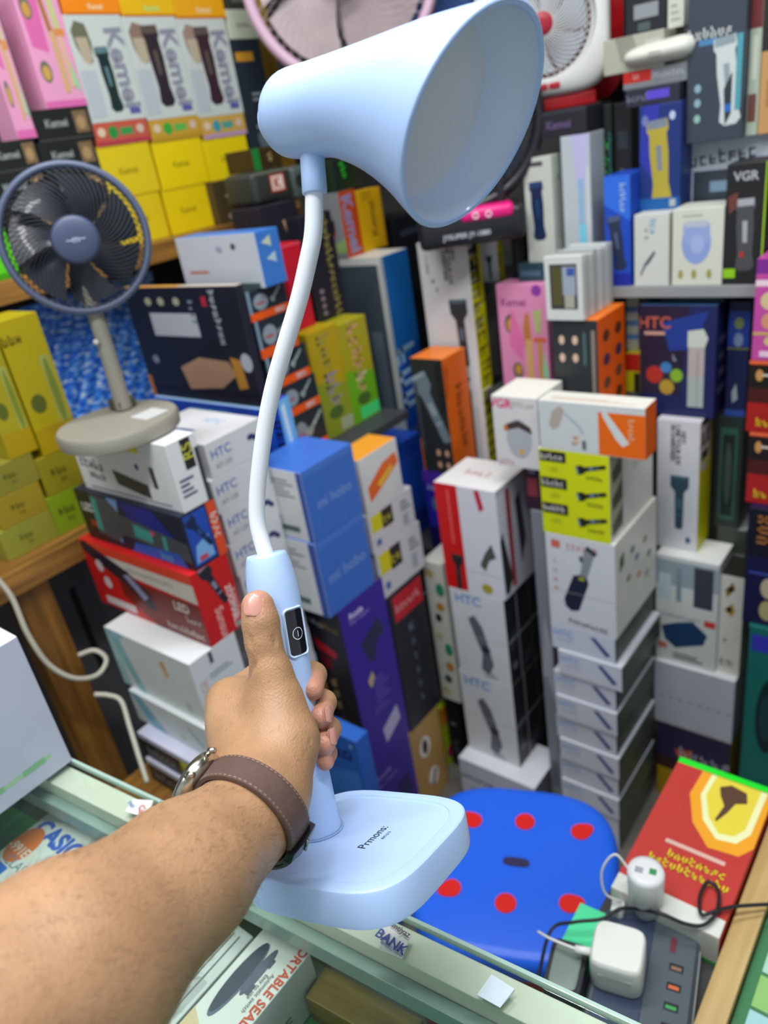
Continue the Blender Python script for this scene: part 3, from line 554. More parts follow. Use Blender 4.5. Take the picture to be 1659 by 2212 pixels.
FX('gift_box', 'narrow white box printed with green and brown leaves, between black box and red-white tower', ((915, 1221), (958, 1210), (955, 1507), (987, 1492)), 1.15, .09, '#dcdbd0', {'X': [E_(.3, .92, .22, .03, '#c8b070'), E_(.72, .82, .22, .045, '#2f9270'), E_(.62, .70, .22, .03, '#c48a3a'), E_(.45, .62, .16, .03, '#222'), E_(.35, .48, .2, .03, '#c8c49a'), E_(.75, .40, .2, .045, '#2f9270'), E_(.68, .27, .22, .035, '#c8883a'), E_(.5, .17, .2, .03, '#2c5a48'), E_(.3, .07, .2, .03, '#c8c08a')]})
FX('battery_box', 'black slim carton standing left of the speaker stack', ((960, 1512), (990, 1498), (985, 1690), (1004, 1690)), 1.16, .12, '#1d1f24', {'X': [R(.3, .6, .7, .63, '#8a8e96'), LN(.25, .2, .75, .4, 4, '#5a5e66')]}, zb=0)
# ---- red and white tower
XR = 1.12
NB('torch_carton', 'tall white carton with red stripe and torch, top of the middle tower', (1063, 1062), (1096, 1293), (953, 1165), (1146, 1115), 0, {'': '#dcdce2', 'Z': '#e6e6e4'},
   {'X': [R(0, 0, .38, 1, '#d01a1c'), R(.20, .45, .24, .95, '#e45a58'), torch(.24, .17, .36, -92, '#2a2c2c', '#3c403c'), ('p', [(.66, .98), (.74, .99), (.80, .83), (.72, .80)], '#c4304a'), ('p', [(.64, .30), (.74, .42), (.86, .52), (.92, .40), (.80, .36), (.72, .25)], '#52584e'), R(.38, .22, 1, .225, '#bdbdb8'), E_(.72, .08, .09, .045, '#b0a22e')],
    'Y': [R(.28, .05, .40, .95, '#b03a44'), ('p', [(.02, .55), (.10, .62), (.30, .15), (.16, .03), (.05, .05)], '#2c3430'), ('p', [(.55, .8), (.70, .86), (.80, .4), (.62, .2)], '#3a4048'), R(.0, .95, 1, 1, '#c9cbcc')],
    'Z': [T('ZOOM', .5, .5, .18, '#d8a8a0', 0, .02)]}, xp=XR)
sp = [((1085, 1297), (1108, 1485), 0), ((1108, 1485), (1123, 1672), 1)]
for nt, nb, i in sp:
    NB('trimmer_carton', ['white trimmer carton with black side, upper of two under the red-striped carton', 'white trimmer carton with black side, lower of two behind the blue stool'][i], nt, nb, (985 + 20 * i, 1380 + 170 * i), (1170 + 17 * i, 1330 + 170 * i), 0, {'': '#d6d8da', 'Y': '#22252a'},
       {'X': [T('HTC', .34, .90, .10, '#4a8fd0', 0, .02), ('p', [(.30, .68), (.42, .74), (.55, .62), (.62, .44), (.70, .2), (.60, .06), (.45, .10), (.50, .30), (.38, .52)], '#62656e'), E_(.58, .36, .08, .05, '#33363e'), R(0, .48, 1, .485, '#bcc0b4'), LN(.5, .03, .75, .1, 2, '#8a8e94')],
        'Y': [R(.30, 0, .34, 1, '#8a8e92'), R(.66, 0, .69, 1, '#55585e'), ('p', [(.06, .55), (.26, .60), (.26, .44), (.06, .38)], '#3c4048'), ('p', [(.4, .2), (.6, .26), (.6, .1), (.4, .05)], '#3c4048'), E_(.15, .2, .08, .04, '#6a6e74'), R(.0, .49, 1, .51, '#9a9ea2')]}, xp=XR, group='white trimmer cartons in the middle tower')
NB('appliance_carton', 'white carton with dark blue lettering behind the stool, under the middle tower', (1152, 1704), (1165, 1790), (998, 1690), (1212, 1655), 0, {'': '#c3c6d4', 'Z': '#d8dae0', 'Y': '#5c5f6c'}, {'X': [T('trimmer set', .30, .62, .13, '#3a4a78', 0, .02), LN(.12, .3, .5, .42, 2, '#8a8ea0')]}, xp=XR - .04)
# ---- white trimmer tower on the right
XT = 1.12
tx1 = 1.324
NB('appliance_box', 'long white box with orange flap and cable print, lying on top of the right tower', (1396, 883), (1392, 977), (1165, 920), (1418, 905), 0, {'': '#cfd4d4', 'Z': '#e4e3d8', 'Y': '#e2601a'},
   {'X': [R(.58, .02, 1, .86, '#ea6a14'), ('p', [(.60, .98), (.66, .86), (.86, .30), (.80, .22), (.74, .35), (.62, .78)], '#d4dad8'), T('Yison', .88, .55, .12, '#f4c8a0', -90, .01), ('p', [(.10, .52), (.14, .80), (.22, .92), (.26, .82), (.20, .5), (.14, .42)], '#b4aaa0'), ('p', [(.26, .80), (.42, .52), (.44, .40), (.42, .40), (.40, .50), (.26, .77)], '#9fb8c8'), T('HD', .36, .22, .14, '#e49868', -90, .02), R(.42, .08, .46, .26, '#6a7074')], 'Z': [LN(.1, .2, .9, .5, 3, '#d8b8a0')]}, xp=XT)
FX('hair_clipper_box', 'white box showing a round clipper, left of the long orange-flapped box', ((1060, 853), (1163, 862), (1074, 1001), (1165, 1005)), XT + .02, .10, {'': '#dcdad8', 'Z': '#eae9de'}, {'X': [T('VGR', .2, .90, .12, '#e0287a', 0, .03), T('V-014', .7, .90, .09, '#c8c2b4'), E_(.56, .42, .28, .28, '#b4b8bf'), ('p', [(.26, .52), (.30, .62), (.56, .68), (.82, .60), (.86, .50), (.56, .58)], '#4a3c38'), E_(.28, .56, .05, .045, '#c87838'), E_(.60, .24, .06, .05, '#dca850'), T('hair', .25, .08, .08, '#e0b0b8')]})
NB('flashlight_carton', 'bright yellow carton printed with three black torches, under the long white box', (1313, 986), (1322, 1147), (1168, 1060), (1410, 1050), 0, {'': '#d8d8d0', 'X': '#d4dc12'},
   {'X': [x for k in range(3) for x in (R(.02, .86 - .30 * k, .40, .98 - .30 * k, '#2b2c20'), T('ROMEN', .20, .92 - .30 * k, .07, '#e4e4e0', 0, .03), torch(.75, .84 - .30 * k, .42, 14, '#26281c', '#6a88a4'), T('RM-15', .80, .74 - .30 * k, .05, '#7c7e22'), T('LED', .22, .78 - .30 * k, .045, '#9aa02a'))],
    'Y': [R(0, .08, .28, 1, '#9ca08a')] + [('p', [(.04, .80 - .30 * k), (.26, .92 - .30 * k), (.26, .72 - .30 * k), (.06, .66 - .30 * k)], '#454b34') for k in range(3)] + [LN(.5, .6, .9, .75, 3, '#b8b8a8')]}, xp=XT)
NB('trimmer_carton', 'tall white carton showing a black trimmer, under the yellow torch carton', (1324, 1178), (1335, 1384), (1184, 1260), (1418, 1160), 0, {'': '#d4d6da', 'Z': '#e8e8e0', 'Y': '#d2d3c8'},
   {'X': [T('WINING', .55, .90, .07, '#d89a88', 0, .02), R(.09, .86, .22, .94, '#cf6a58'), ('p', [(.26, .24), (.34, .20), (.46, .22), (.62, .54), (.60, .60), (.50, .62), (.40, .60), (.24, .32)], '#23283a'), ('p', [(.50, .62), (.60, .60), (.72, .86), (.66, .92), (.58, .90)], '#8d9294'), ('p', [(.58, .90), (.62, .94), (.76, .88), (.72, .84)], '#3a403e'), E_(.52, .58, .05, .02, '#a8a63a'), R(.50, .76, .55, .82, '#4a5250'), T('precision', .60, .08, .06, '#50545c', -4, .01), R(0, .40, 1, .404, '#c0c0b4')] + [E_(.13, v, .03, .018, c) for v, c in ((.72, '#c8c4b8'), (.62, '#b8b4a8'), (.52, '#c89a90'), (.43, '#d8a860'))],
    'Y': [('p', [(.10, .8), (.2, .84), (.2, .7), (.1, .66)], '#54604a')] + [E_(u, v, .05, .035, c) for u, v, c in ((.4, .75, '#56665a'), (.5, .62, '#607a9a'), (.7, .7, '#8a7a60'), (.3, .5, '#8a8a50'), (.55, .4, '#c88a68'), (.8, .5, '#6a6e68'), (.75, .3, '#9aa0a0'))]}, xp=XT)
ht = [.582, .522, .462, .402, .342, .282, .222, .162, .102, .042 - .042]
for i in range(9):
    pos = ['first', 'second', 'third', 'fourth', 'fifth', 'sixth', 'seventh', 'eighth', 'ninth'][i]; j = (.002, -.012, .003, 0, .004, -.002, .002, 0, .003)[i]
    rec('trimmer_box', 'white dark-sided trimmer box, %s below the tall trimmer carton in the right tower' % pos, XT - .004 * (i % 2), XT + .20, .483 + j, .616 + j, ht[i + 1], ht[i], {'': '#c9ccd6', 'Y': '#33382f', 'X': '#cdd0da'},
        {'X': [T('HTC', .20, .68, .24, '#6fa0d8', 0, .02), ('p', [(.62, .82), (.70, .84), (.93, .28), (.86, .20)], '#3c4a86'), R(0, .94, 1, 1, '#dddfe4'), LN(.10, .40, .35, .48, 1, '#a8acb8')],
         'Y': [LN(.04, .1, .96, .9, 7, '#5c6658'), R(0, .93, 1, 1, '#a9b0a2')]}, dict(group='trimmer boxes in the right tower', keep=1))
FX('perfume_box', 'maroon box tucked between the red-striped carton and the yellow carton', ((1125, 1002), (1165, 1004), (1140, 1100), (1172, 1102)), 1.16, .1, '#3a2030', {'X': [R(.2, .3, .8, .7, '#8a3a40'), R(.3, .8, .7, .9, '#8a8494')]})
FX('foil_packet_box', 'silver grey box below the maroon box between the two white towers', ((1132, 1102), (1172, 1104), (1150, 1225), (1182, 1230)), 1.155, .1, '#84888f', {'X': [('p', [(0, .5), (.5, .7), (1, .6), (1, .4), (.5, .5)], '#a6a9b0'), R(.2, .1, .8, .2, '#6c7078')]}, zb=0)
# ---- behind the towers, right of the lamp neck
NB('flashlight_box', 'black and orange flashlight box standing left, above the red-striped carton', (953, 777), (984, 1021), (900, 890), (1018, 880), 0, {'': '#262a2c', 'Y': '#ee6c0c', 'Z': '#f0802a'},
   {'X': [torch(.52, .58, .62, -68, '#6a7884', '#8c9aa4'), R(.05, .2, .14, .8, '#3c4248'), ('p', [(.75, .95), (1, 1), (1, .62), (.80, .52)], '#1c1f20')] + faceicons('#c89a7c', (.55, .82), (.08, .19), .03, 2.2) + [R(0, 0, .05, .3, '#b85a20')],
    'Y': [T('flash zo', .58, .45, .10, '#8c3a08', -88, .02), ('p', [(.05, .95), (.2, .9), (.12, .7), (.02, .66)], '#c85410')]}, xp=1.25)
FX('perfume_box', 'dark blue and violet box under the black and orange flashlight box', ((900, 1016), (985, 1024), (950, 1215), (1000, 1215)), 1.25, .12, '#26249a', {'X': [R(0, .85, 1, 1, '#4c2a9c'), T('FINO', .35, .80, .07, '#b8b4e0', 0, .02), E_(.3, .6, .12, .08, '#4a6a8c'), R(0, 0, 1, .3, '#1c1a5c')]}, zb=.60)
FY('gadget_box', 'plain bright blue box behind the orange wave box', ((852, 962), (905, 936), (890, 1175), (940, 1140)), 1.06, .10, '#1f4fc0', {'Y': [R(.1, .8, .9, .805, '#4a78dc'), R(0, 0, 1, .25, '#1a3a9a')]}, zb=.60)
NB('flashlight_box', 'tall white box reading HEY with yellow side, under the black fan', (998, 520), (1049, 840), (915, 650), (1048, 650), 0, {'': '#d2d3d6', 'Y': '#dcd80e', 'X': '#d4d4d8'},
   {'X': [T('HEY!', .70, .925, .030, '#26262a', -90, .03), T('I AM YOUR EYE', .61, .865, .028, '#26262a', -90, .03), T('IN DARKNESS', .525, .875, .028, '#26262a', -90, .03), LN(.16, .80, .18, .94, 1), R(.15, .80, .165, .93, '#7c8088'), E_(.25, .75, .03, .012, '#54585e'), LN(.30, .68, .33, .74, 1), torch(.72, .40, .46, -88, '#33383f', '#56687a'), E_(.75, .08, .04, .016, '#33435e')],
    'Y': [R(0, .72, .75, 1, '#2e2f2a'), T('LED TORCH', .35, .86, .16, '#b8bab8', -86, .02), T('model 518', .55, .45, .14, '#a8a424', -86)]}, xp=1.35)
NB('flashlight_box', 'white and yellow torch box behind the HEY box, to its right', (1064, 503), (1086, 612), (1034, 560), (1088, 560), 0, {'': '#d0d2d6', 'Y': '#dcd820'}, {'X': [E_(.5, .85, .15, .04, '#8a98a8'), torch(.55, .3, .5, -88, '#3a434e', '#5a6874')], 'Y': [R(.1, .3, .6, .6, '#9a9a30')]}, xp=1.44)
FX('cosmetics_box', 'black slim box between the torch boxes and the white trimmer box', ((1100, 500), (1132, 500), (1112, 606), (1134, 606)), 1.44, .1, '#202228', {'X': [R(.3, .2, .6, .8, '#383c44')]})
NB('flashlight_box', 'white and yellow torch box half hidden below the HEY box', (1040, 845), (1060, 996), (1024, 920), (1071, 920), 0, {'': '#d0d0d0', 'Y': '#b4b010'}, {'Y': [T('model 5', .5, .6, .2, '#7c7a18', -86)], 'X': [R(.2, .1, .5, .9, '#bcbcbc')]}, xp=1.35, zb=.60)
FX('hair_remover_box', 'pink beauty trimmer box with gold product, above the round clipper box', ((1074, 619), (1174, 608), (1085, 822), (1192, 822)), 1.36, .05, '#dc8cb4',
   {'X': [T('Kemei', .34, .84, .07, '#8a4a78', 0, .02), E_(.82, .94, .1, .05, '#8c3ca0'), E_(.25, .64, .12, .09, '#5c6050'), E_(.25, .63, .08, .06, '#c89040'), E_(.34, .20, .11, .08, '#5c6050'), E_(.35, .21, .07, .05, '#c89040'), ('p', [(.50, .60), (.56, .74), (.64, .74), (.66, .52), (.60, .42), (.52, .44)], '#c07a3c'), R(.54, .08, .68, .50, '#d8a868'), ('p', [(.72, .76), (.90, .78), (.86, .56), (.76, .56)], '#b0b878'), R(.70, .48, .96, .52, '#d8663c'), R(.78, .12, .88, .48, '#c8904c'), ('p', [(.90, .42), (.98, .18), (.94, .12), (.86, .16)], '#8ed0a8'), ('p', [(.3, .8), (.5, .5), (.45, .3), (.2, .45)], '#e070a8')]})
FX('gadget_box', 'dark teal box above the pink beauty trimmer box', ((1118, 572), (1172, 566), (1122, 610), (1174, 606)), 1.38, .12, '#2c4450', {'X': [R(.1, .3, .9, .6, '#4a6a7c')]})
for k in range(8):
    c = ((1179, 552), (1258, 548), (1175, 668), (1258, 674))
    rec('phone_case_box', 'white window-front phone case box, %s in the banded row' % ['front one', 'second', 'third', 'fourth', 'fifth', 'sixth', 'seventh', 'rearmost'][k], 1.245 + .0165 * k, 1.2575 + .0165 * k, .582, .653, 1.152, 1.263 - .002 * (k % 3), ['#cfd2d0', '#b4b8b6', '#c6cac8', '#a8acaa'][k % 4],
       {'X': [R(.14, .18, .86, .88, '#3a3c40'), R(.20, .24, .46, .84, '#55522e'), R(.48, .40, .82, .84, '#9aa4b4'), R(.52, .2, .78, .4, '#a8a89a'), R(.6, .7, .8, .82, '#3c58a0')] if k == 0 else [], 'Y': [R(.05, .1, .2, .9, '#9aa09c')]}, dict(group='banded row of white phone case boxes', keep=1))
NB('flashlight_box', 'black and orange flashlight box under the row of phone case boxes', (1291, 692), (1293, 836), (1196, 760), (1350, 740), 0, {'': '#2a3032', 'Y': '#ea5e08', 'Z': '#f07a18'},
   {'X': faceicons('#d8b8a0', (.20, .50), (.62, .80), .045, 1.4) + [R(.68, .55, .74, .88, '#4a686c'), R(.86, .1, .94, .9, '#8a7e74'), ('p', [(.22, .12), (.4, .2), (.62, .18), (.6, .05), (.3, .02)], '#6c7c84')],
    'Y': [E_(u, v, .12, .06, c) for u, v, c in ((.30, .80, '#5a3014'), (.30, .56, '#4a3050'), (.30, .32, '#6a4a34'), (.30, .10, '#4a2a14'), (.74, .80, '#5a3014'), (.74, .58, '#4a3050'), (.74, .36, '#6a4a34'), (.74, .14, '#5a3014'))]}, xp=1.25, zb=.959)
FX('striped_box', 'small striped white and blue box beside the orange flashlight box', ((1352, 640), (1378, 636), (1354, 760), (1380, 758)), 1.42, .1, '#b8b4a8', {'X': [R(0, .2 + .25 * k, 1, .3 + .25 * k, '#5a80b4') for k in range(3)]})
FX('bulb_box', 'small red and yellow box low beside the navy box', ((1350, 764), (1380, 762), (1352, 838), (1384, 836)), 1.40, .1, '#c8b814', {'X': [R(0, .55, 1, 1, '#c02418'), R(.6, 0, 1, .5, '#26241c')]})
FX('trimmer_box', 'navy trimmer box with coloured discs and silver device, right of the orange flashlight box', ((1375, 660), (1543, 658), (1390, 900), (1548, 906)), 1.38, .08, {'': '#1b2458', 'Z': '#3a6a9c'},
   {'X': [('p', [(0, 1), (.65, 1), (.6, .55), (.55, .2), (0, .2)], '#241a34'), ('p', [(.3, .85), (.9, .95), (.7, .62), (.4, .6)], '#1f3a8c'), T('HTC', .20, .85, .10, '#b85c48', 0, .02), R(.06, .74, .34, .77, '#c8988c'), E_(.20, .38, .115, .08, '#b02c20'), E_(.36, .45, .075, .05, '#3c7cb4'), E_(.50, .38, .085, .06, '#84b02c'), E_(.37, .27, .10, .07, '#b0902c'), T('A', .48, .54, .06, '#9aa8b0', 0, .02), R(.65, .10, .86, .64, '#b4aaa8'), R(.65, .10, .86, .38, '#a8b4b0'), ('p', [(.64, .64), (.86, .64), (.90, .72), (.84, .80), (.64, .78)], '#c8d0c4'), R(.77, .1, .78, .6, '#8a8684')], 'Y': [LN(.2, .2, .8, .8, 4, '#55608c')]})
FX('radio_box', 'low black and teal box lying on top of the navy trimmer box', ((1428, 618), (1570, 612), (1432, 652), (1560, 655)), 1.40, .09, '#1d2a34', {'X': [R(.3, .2, .95, .7, '#3c6478'), E_(.4, .5, .05, .2, '#7aa0ac')]})
FX('speaker_box', 'narrow navy box with yellow round device, right of the navy trimmer box', ((1572, 652), (1624, 650), (1570, 850), (1612, 850)), 1.42, .1, '#16204c', {'X': [R(0, .62, 1, .92, '#1e3c94'), E_(.5, .82, .22, .05, '#7a8a50'), E_(.5, .68, .22, .06, '#7a8cb0'), R(0, .6, 1, .61, '#8a8a40'), ('p', [(.3, .22), (.5, .3), (.6, .16), (.35, .12)], '#9aa4a8'), R(0, .0, 1, .06, '#2c4a9c')]}, zb=.929)
NB('flashlight_box', 'second white torch box with black and yellow side, right of the yellow carton', (1509, 912), (1509, 1198), (1419, 1050), (1534, 1050), 0, {'': '#cfcfd4', 'Y': '#d4d00c'}, {'X': [T('HEY!', .62, .88, .03, '#26262a', -90, .03), T('I AM YOUR EYE', .50, .82, .03, '#26262a', -90, .03), T('IN DARKNESS', .38, .83, .03, '#26262a', -90, .03), torch(.55, .38, .42, -90, '#2f4a58', '#3c6474'), E_(.78, .09, .06, .025, '#3a5878')], 'Y': [R(0, .70, .85, 1, '#33342c'), T('LED', .4, .85, .2, '#c8cac8', -90, .03)]}, xp=1.36)
FX('hair_clipper_box', 'black box with green framed picture, right of the second white torch box', ((1553, 897), (1606, 900), (1542, 1135), (1596, 1140)), 1.42, .1, '#26302e', {'X': [R(.12, .08, .80, .90, '#2f5c4c'), R(.22, .12, .70, .84, '#1c2422'), E_(.46, .5, .15, .28, '#3c4a44')]})
FX('glassware_box', 'grey and dark box below the black green-framed box', ((1545, 1140), (1612, 1144), (1550, 1236), (1606, 1242)), 1.42, .1, '#8f9490', {'X': [R(0, .92, 1, 1, '#3a4038')]}, zb=0)
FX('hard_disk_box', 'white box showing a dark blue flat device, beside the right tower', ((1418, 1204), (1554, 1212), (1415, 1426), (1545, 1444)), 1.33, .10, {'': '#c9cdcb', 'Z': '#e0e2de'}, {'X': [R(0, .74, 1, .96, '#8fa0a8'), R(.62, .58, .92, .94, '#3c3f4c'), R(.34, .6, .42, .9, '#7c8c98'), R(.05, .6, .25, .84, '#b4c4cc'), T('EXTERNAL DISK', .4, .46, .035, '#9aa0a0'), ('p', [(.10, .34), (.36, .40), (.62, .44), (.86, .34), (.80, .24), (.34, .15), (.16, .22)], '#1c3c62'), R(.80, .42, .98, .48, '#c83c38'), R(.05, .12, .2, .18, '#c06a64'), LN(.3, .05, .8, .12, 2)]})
FX('earring_box', 'narrow cream box with gold insects, right of the blue device box', ((1554, 1242), (1608, 1247), (1548, 1437), (1598, 1449)), 1.34, .08, {'': '#cfccc4', 'Z': '#26241f'}, {'X': [('p', [(.2, .86), (.4, .9), (.5, .95), (.65, .88), (.5, .84), (.3, .78)], '#8a6c2c'), E_(.45, .87, .12, .03, '#2a2418'), ('p', [(.2, .66), (.4, .7), (.55, .74), (.68, .66), (.55, .6)], '#b08a3c'), E_(.42, .67, .12, .03, '#2a2418'), T('9', .35, .35, .05, '#88847c'), T('ME', .45, .12, .08, '#8c887e')]})
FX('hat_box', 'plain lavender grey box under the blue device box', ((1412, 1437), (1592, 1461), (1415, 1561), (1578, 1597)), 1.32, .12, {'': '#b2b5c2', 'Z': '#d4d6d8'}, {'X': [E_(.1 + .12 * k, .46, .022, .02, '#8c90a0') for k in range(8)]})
FX('snack_box', 'dark purple and mustard box under the lavender grey box', ((1418, 1563), (1578, 1598), (1422, 1650), (1575, 1690)), 1.32, .12, '#a8880c', {'X': [R(0, .55, 1, 1, '#2a2244'), ('p', [(.25, .70), (.5, .74), (.45, .58), (.3, .6)], '#c05a20'), T('power', .68, .68, .14, '#b0a8b8', 0, .02), R(0, .40, 1, .55, '#3a2018')]}, zb=0)
FX('speaker_box', 'large teal speaker box at the right edge', ((1607, 1356), (1700, 1362), (1604, 1655), (1690, 1690)), 1.30, .15, '#14645e', {'X': [R(0, 0, .04, 1, '#101214'), R(.0, .0, 1, .08, '#101214'), E_(.62, .62, .30, .17, '#122a2c'), E_(.62, .62, .20, .11, '#1a3c3e'), R(.1, .9, .9, .97, '#3434a8')]}, zb=0)
FX('toy_box', 'navy box with pale figures at the right edge, above the teal box', ((1612, 1100), (1700, 1104), (1607, 1352), (1695, 1358)), 1.31, .14, '#17163f', {'X': [R(0, .6, 1, 1, '#14141a'), T('SET', .45, .82, .12, '#a86a2c', -90, .02), E_(.62, .34, .2, .09, '#b4a88c'), E_(.62, .14, .2, .09, '#a89c6c'), R(.1, .45, .9, .47, '#3c4a9c')]})
for k, (t, b) in enumerate([((1637, 778, 1720, 782), (1613, 925, 1700, 928)), ((1613, 934, 1705, 938), (1606, 1065, 1695, 1068))]):
    FX('cosmetics_box', ['upper black and red box at the right edge, under the magenta box', 'lower black and red box at the right edge, on the navy toy box'][k], ((1620, t[1]), (t[2], t[3]), (1610, b[1]), (b[2], b[3])), 1.33, .12, '#a81c18', {'X': [R(0, .62, 1, .94, '#1d1714'), R(0, .42, 1, .62, '#4a1814'), R(0, .95, 1, 1, '#e86a3c'), E_(.25, .80, .09, .08, '#c89050'), R(.32, .79, .8, .82, '#d8ccc0'), T('NO', .40, .15, .12, '#e4cc20', 0, .04)]})
FX('beauty_box', 'magenta and violet box at the right edge with small product pictures', ((1630, 560), (1720, 556), (1628, 766), (1716, 768)), 1.33, .1, '#c04a9c', {'X': [R(0, .86, 1, 1, '#7c2a8c'), R(0, .74, 1, .80, '#e8d0dc'), E_(.4, .6, .25, .09, '#d0c08c'), E_(.4, .4, .2, .08, '#d0946c'), R(0, .26, 1, .29, '#c8a85c'), E_(.45, .2, .15, .05, '#c8c078'), R(.2, .04, .8, .1, '#e8c8dc')]})
# ---- upper right shelf
XU = 1.44
FX('hair_clipper_box', 'bright blue box with dark shaver, left of the white boxes on the right shelf', ((1296, 383), (1357, 376), (1316, 616), (1367, 614)), XU - .06, .09, '#1c48b8', {'X': [('p', [(.0, 1), (1, 1), (1, .6), (0, .75)], '#2f6ad8'), trim(.48, .40, .50, -82, '#26304c', '#4a5878'), T('SHAVER', .72, .80, .06, '#b0c8f0', -90), R(0, 0, 1, .12, '#1c2c9c')]})
FX('razor_box', 'white narrow box with small dark device, beside the bright blue shaver box', ((1371, 467), (1447, 457), (1369, 616), (1443, 620)), XU - .06, .07, '#c9cdc6', {'X': [T('USB', .55, .82, .10, '#7ab4dc', -90, .01), ('p', [(.20, .14), (.34, .28), (.44, .32), (.62, .46), (.58, .50), (.42, .40), (.30, .32), (.17, .17)], '#5a626c'), LN(.30, .66, .42, .86, 2, '#9aa4a0')]})
FX('hair_clipper_box', 'cream box with round blue shaver picture on the right shelf', ((1451, 457), (1562, 441), (1453, 612), (1562, 610)), XU - .06, .07, '#cfd2c4', {'X': [E_(.48, .56, .29, .28, '#8a9ed4'), R(.22, .56, .74, .80, '#93a4d4'), R(.26, .76, .70, .84, '#b4bccc'), E_(.50, .54, .14, .12, '#a0b0dc'), LN(.2, .9, .6, .93, 1, '#9aa090')] + [E_(u, .15, .05, .06, '#9c9a4c') for u in (.18, .45, .75)]})
FX('hair_clipper_box', 'tall black clipper box with lime side at the right edge', ((1566, 354), (1651, 350), (1566, 596), (1655, 592)), XU - .06, .08, '#202022', {'X': [T('VGR', .48, .90, .07, '#a8acb0', 0, .03), trim(.52, .42, .60, -88, '#4a4c50', '#a4a8ac'), ('p', [(.06, .74), (.3, .78), (.3, .66), (.1, .60)], '#6a3c34'), R(.0, .06, .32, .14, '#8cc81c'), R(.95, 0, 1, 1, '#98c41c'), E_(.46, .26, .06, .025, '#b83028')]})
FX('sealer_box', 'grey-white box with dark window behind the cream shaver box', ((1478, 308), (1668, 286), (1482, 456), (1668, 450)), XU + .04, .1, '#b9c1cc', {'X': [R(.10, .0, .95, .78, '#3a404c'), T('EL-2100', .45, .88, .10, '#3c4048', 4, .03), R(.3, .62, .7, .70, '#7c98b0')]}, zb=1.18)
FX('hair_clipper_box', 'navy box with gold metal clipper on the right shelf', ((1352, 230), (1467, 222), (1388, 441), (1473, 441)), XU - .02, .06, '#1e3474', {'X': [('p', [(.1, 1), (.5, 1), (.3, .3), (0, .5)], '#3038a0'), trim(.50, .46, .80, -86, '#b0a03a', '#7c8490'), E_(.80, .88, .07, .04, '#b8c4e0'), R(0, 0, 1, .12, '#1c5a9c'), E_(.15, .86, .08, .05, '#7078b0'), R(.75, .03, .9, .1, '#a8b0b4')]})
FX('hair_clipper_box', 'dark grey box with violet lettering on top of the navy gold clipper box', ((1350, 190), (1468, 182), (1352, 228), (1467, 220)), XU - .02, .06, '#2a2c3a', {'X': [T('BRITE', .25, .5, .4, '#7c8094', 0, .02), R(.40, .3, .82, .78, '#5a48c4')]})
FX('trimmer_box', 'dark slate box with silver and black clipper at upper right', ((1477, -20), (1612, -22), (1492, 290), (1606, 280)), XU, .1, '#39424e', {'X': [T('Daling', .40, .74, .075, '#c8ccc8', 0, .02), R(.2, .66, .55, .70, '#4a80b0'), trim(.72, .40, .60, -84, '#c4ccca', '#8a9aa0'), ('p', [(.66, .35), (.80, .46), (.80, .18), (.7, .1)], '#303840'), E_(.74, .22, .06, .03, '#2c68b8'), E_(.2, .38, .06, .03, '#8aa8b8'), E_(.2, .28, .06, .03, '#8aa8b8'), E_(.2, .17, .06, .03, '#8ab8a8'), R(.86, .2, .96, .7, '#4f9aa8')]})
FX('trimmer_box', 'pale sage box at the right edge beside the dark slate box', ((1614, -20), (1648, -22), (1606, 262), (1640, 256)), XU + .02, .08, '#a4b0a0', {'X': [R(0, .75, 1, 1, '#6a2a2c'), R(.1, .1, .8, .3, '#6c4038'), R(.3, .4, .7, .7, '#c0c8b8')]})
FX('trimmer_box', 'tan carton end at the far right edge, beside the pale sage box', ((1648, -20), (1700, -22), (1642, 262), (1690, 256)), XU + .02, .08, '#c0925c', {'X': [R(0, .6, 1, 1, '#2a2624'), R(.3, .2, .8, .4, '#a87a48')]})
FX('hair_clipper_box', 'red and silver lettered box under the white rounded device, upper right', ((1342, 150), (1484, 142), (1350, 186), (1484, 180)), XU, .08, '#7e8288', {'X': [R(0, .35, .45, 1, '#c02a20'), T('KM', .22, .66, .3, '#e4b0a8', 0, .02), T('pro 2020', .72, .6, .34, '#c4c8cc', 0, .03)]})
FX('photo_box', 'black box with a tan photograph, top row right of the white fan', ((1288, -15), (1345, -18), (1296, 88), (1348, 84)), XU + .19, .08, '#2a2e36', {'X': [('p', [(0, .9), (.5, .96), (1, .95), (1, .88), (.4, .85)], '#9a6a4c')]}, zb=1.178)
FX('photo_box', 'black box with pale band, top row left of the dark slate box', ((1350, -15), (1440, -18), (1354, 66), (1440, 62)), XU + .06, .08, '#22262c', {'X': [R(.2, .4, .8, .75, '#8a9094'), R(.3, .1, .6, .3, '#4a5a5c')]})
FX('trimmer_box', 'off-white carton in the top row beside the dark slate box', ((1440, -15), (1476, -16), (1444, 86), (1478, 84)), XU + .05, .08, '#c4c8ba', {'X': [LN(.2, .2, .8, .8, 3, '#a0a498')]})
FX('torn_box', 'torn off-white carton lying above the white rounded device', ((1300, 84), (1432, 68), (1306, 128), (1436, 112)), XU + .0, .1, '#a8aa9a', {'X': [('p', [(.2, 1), (.5, 1), (.6, .4), (.3, .3)], '#8c8e80'), R(.7, .1, .95, .8, '#b8baae')]})
NB('hair_clipper_box', 'black lettered clipper box right of the lamp shade rim, under the white fan', (1266, 228), (1268, 300), (1148, 270), (1275, 260), 0, '#24262c', {'X': [T('Kemei', .50, .48, .30, '#5c4a70', 0, .04), R(0, .85, 1, 1, '#33363e')]}, xp=XU - .04, dx=.11)
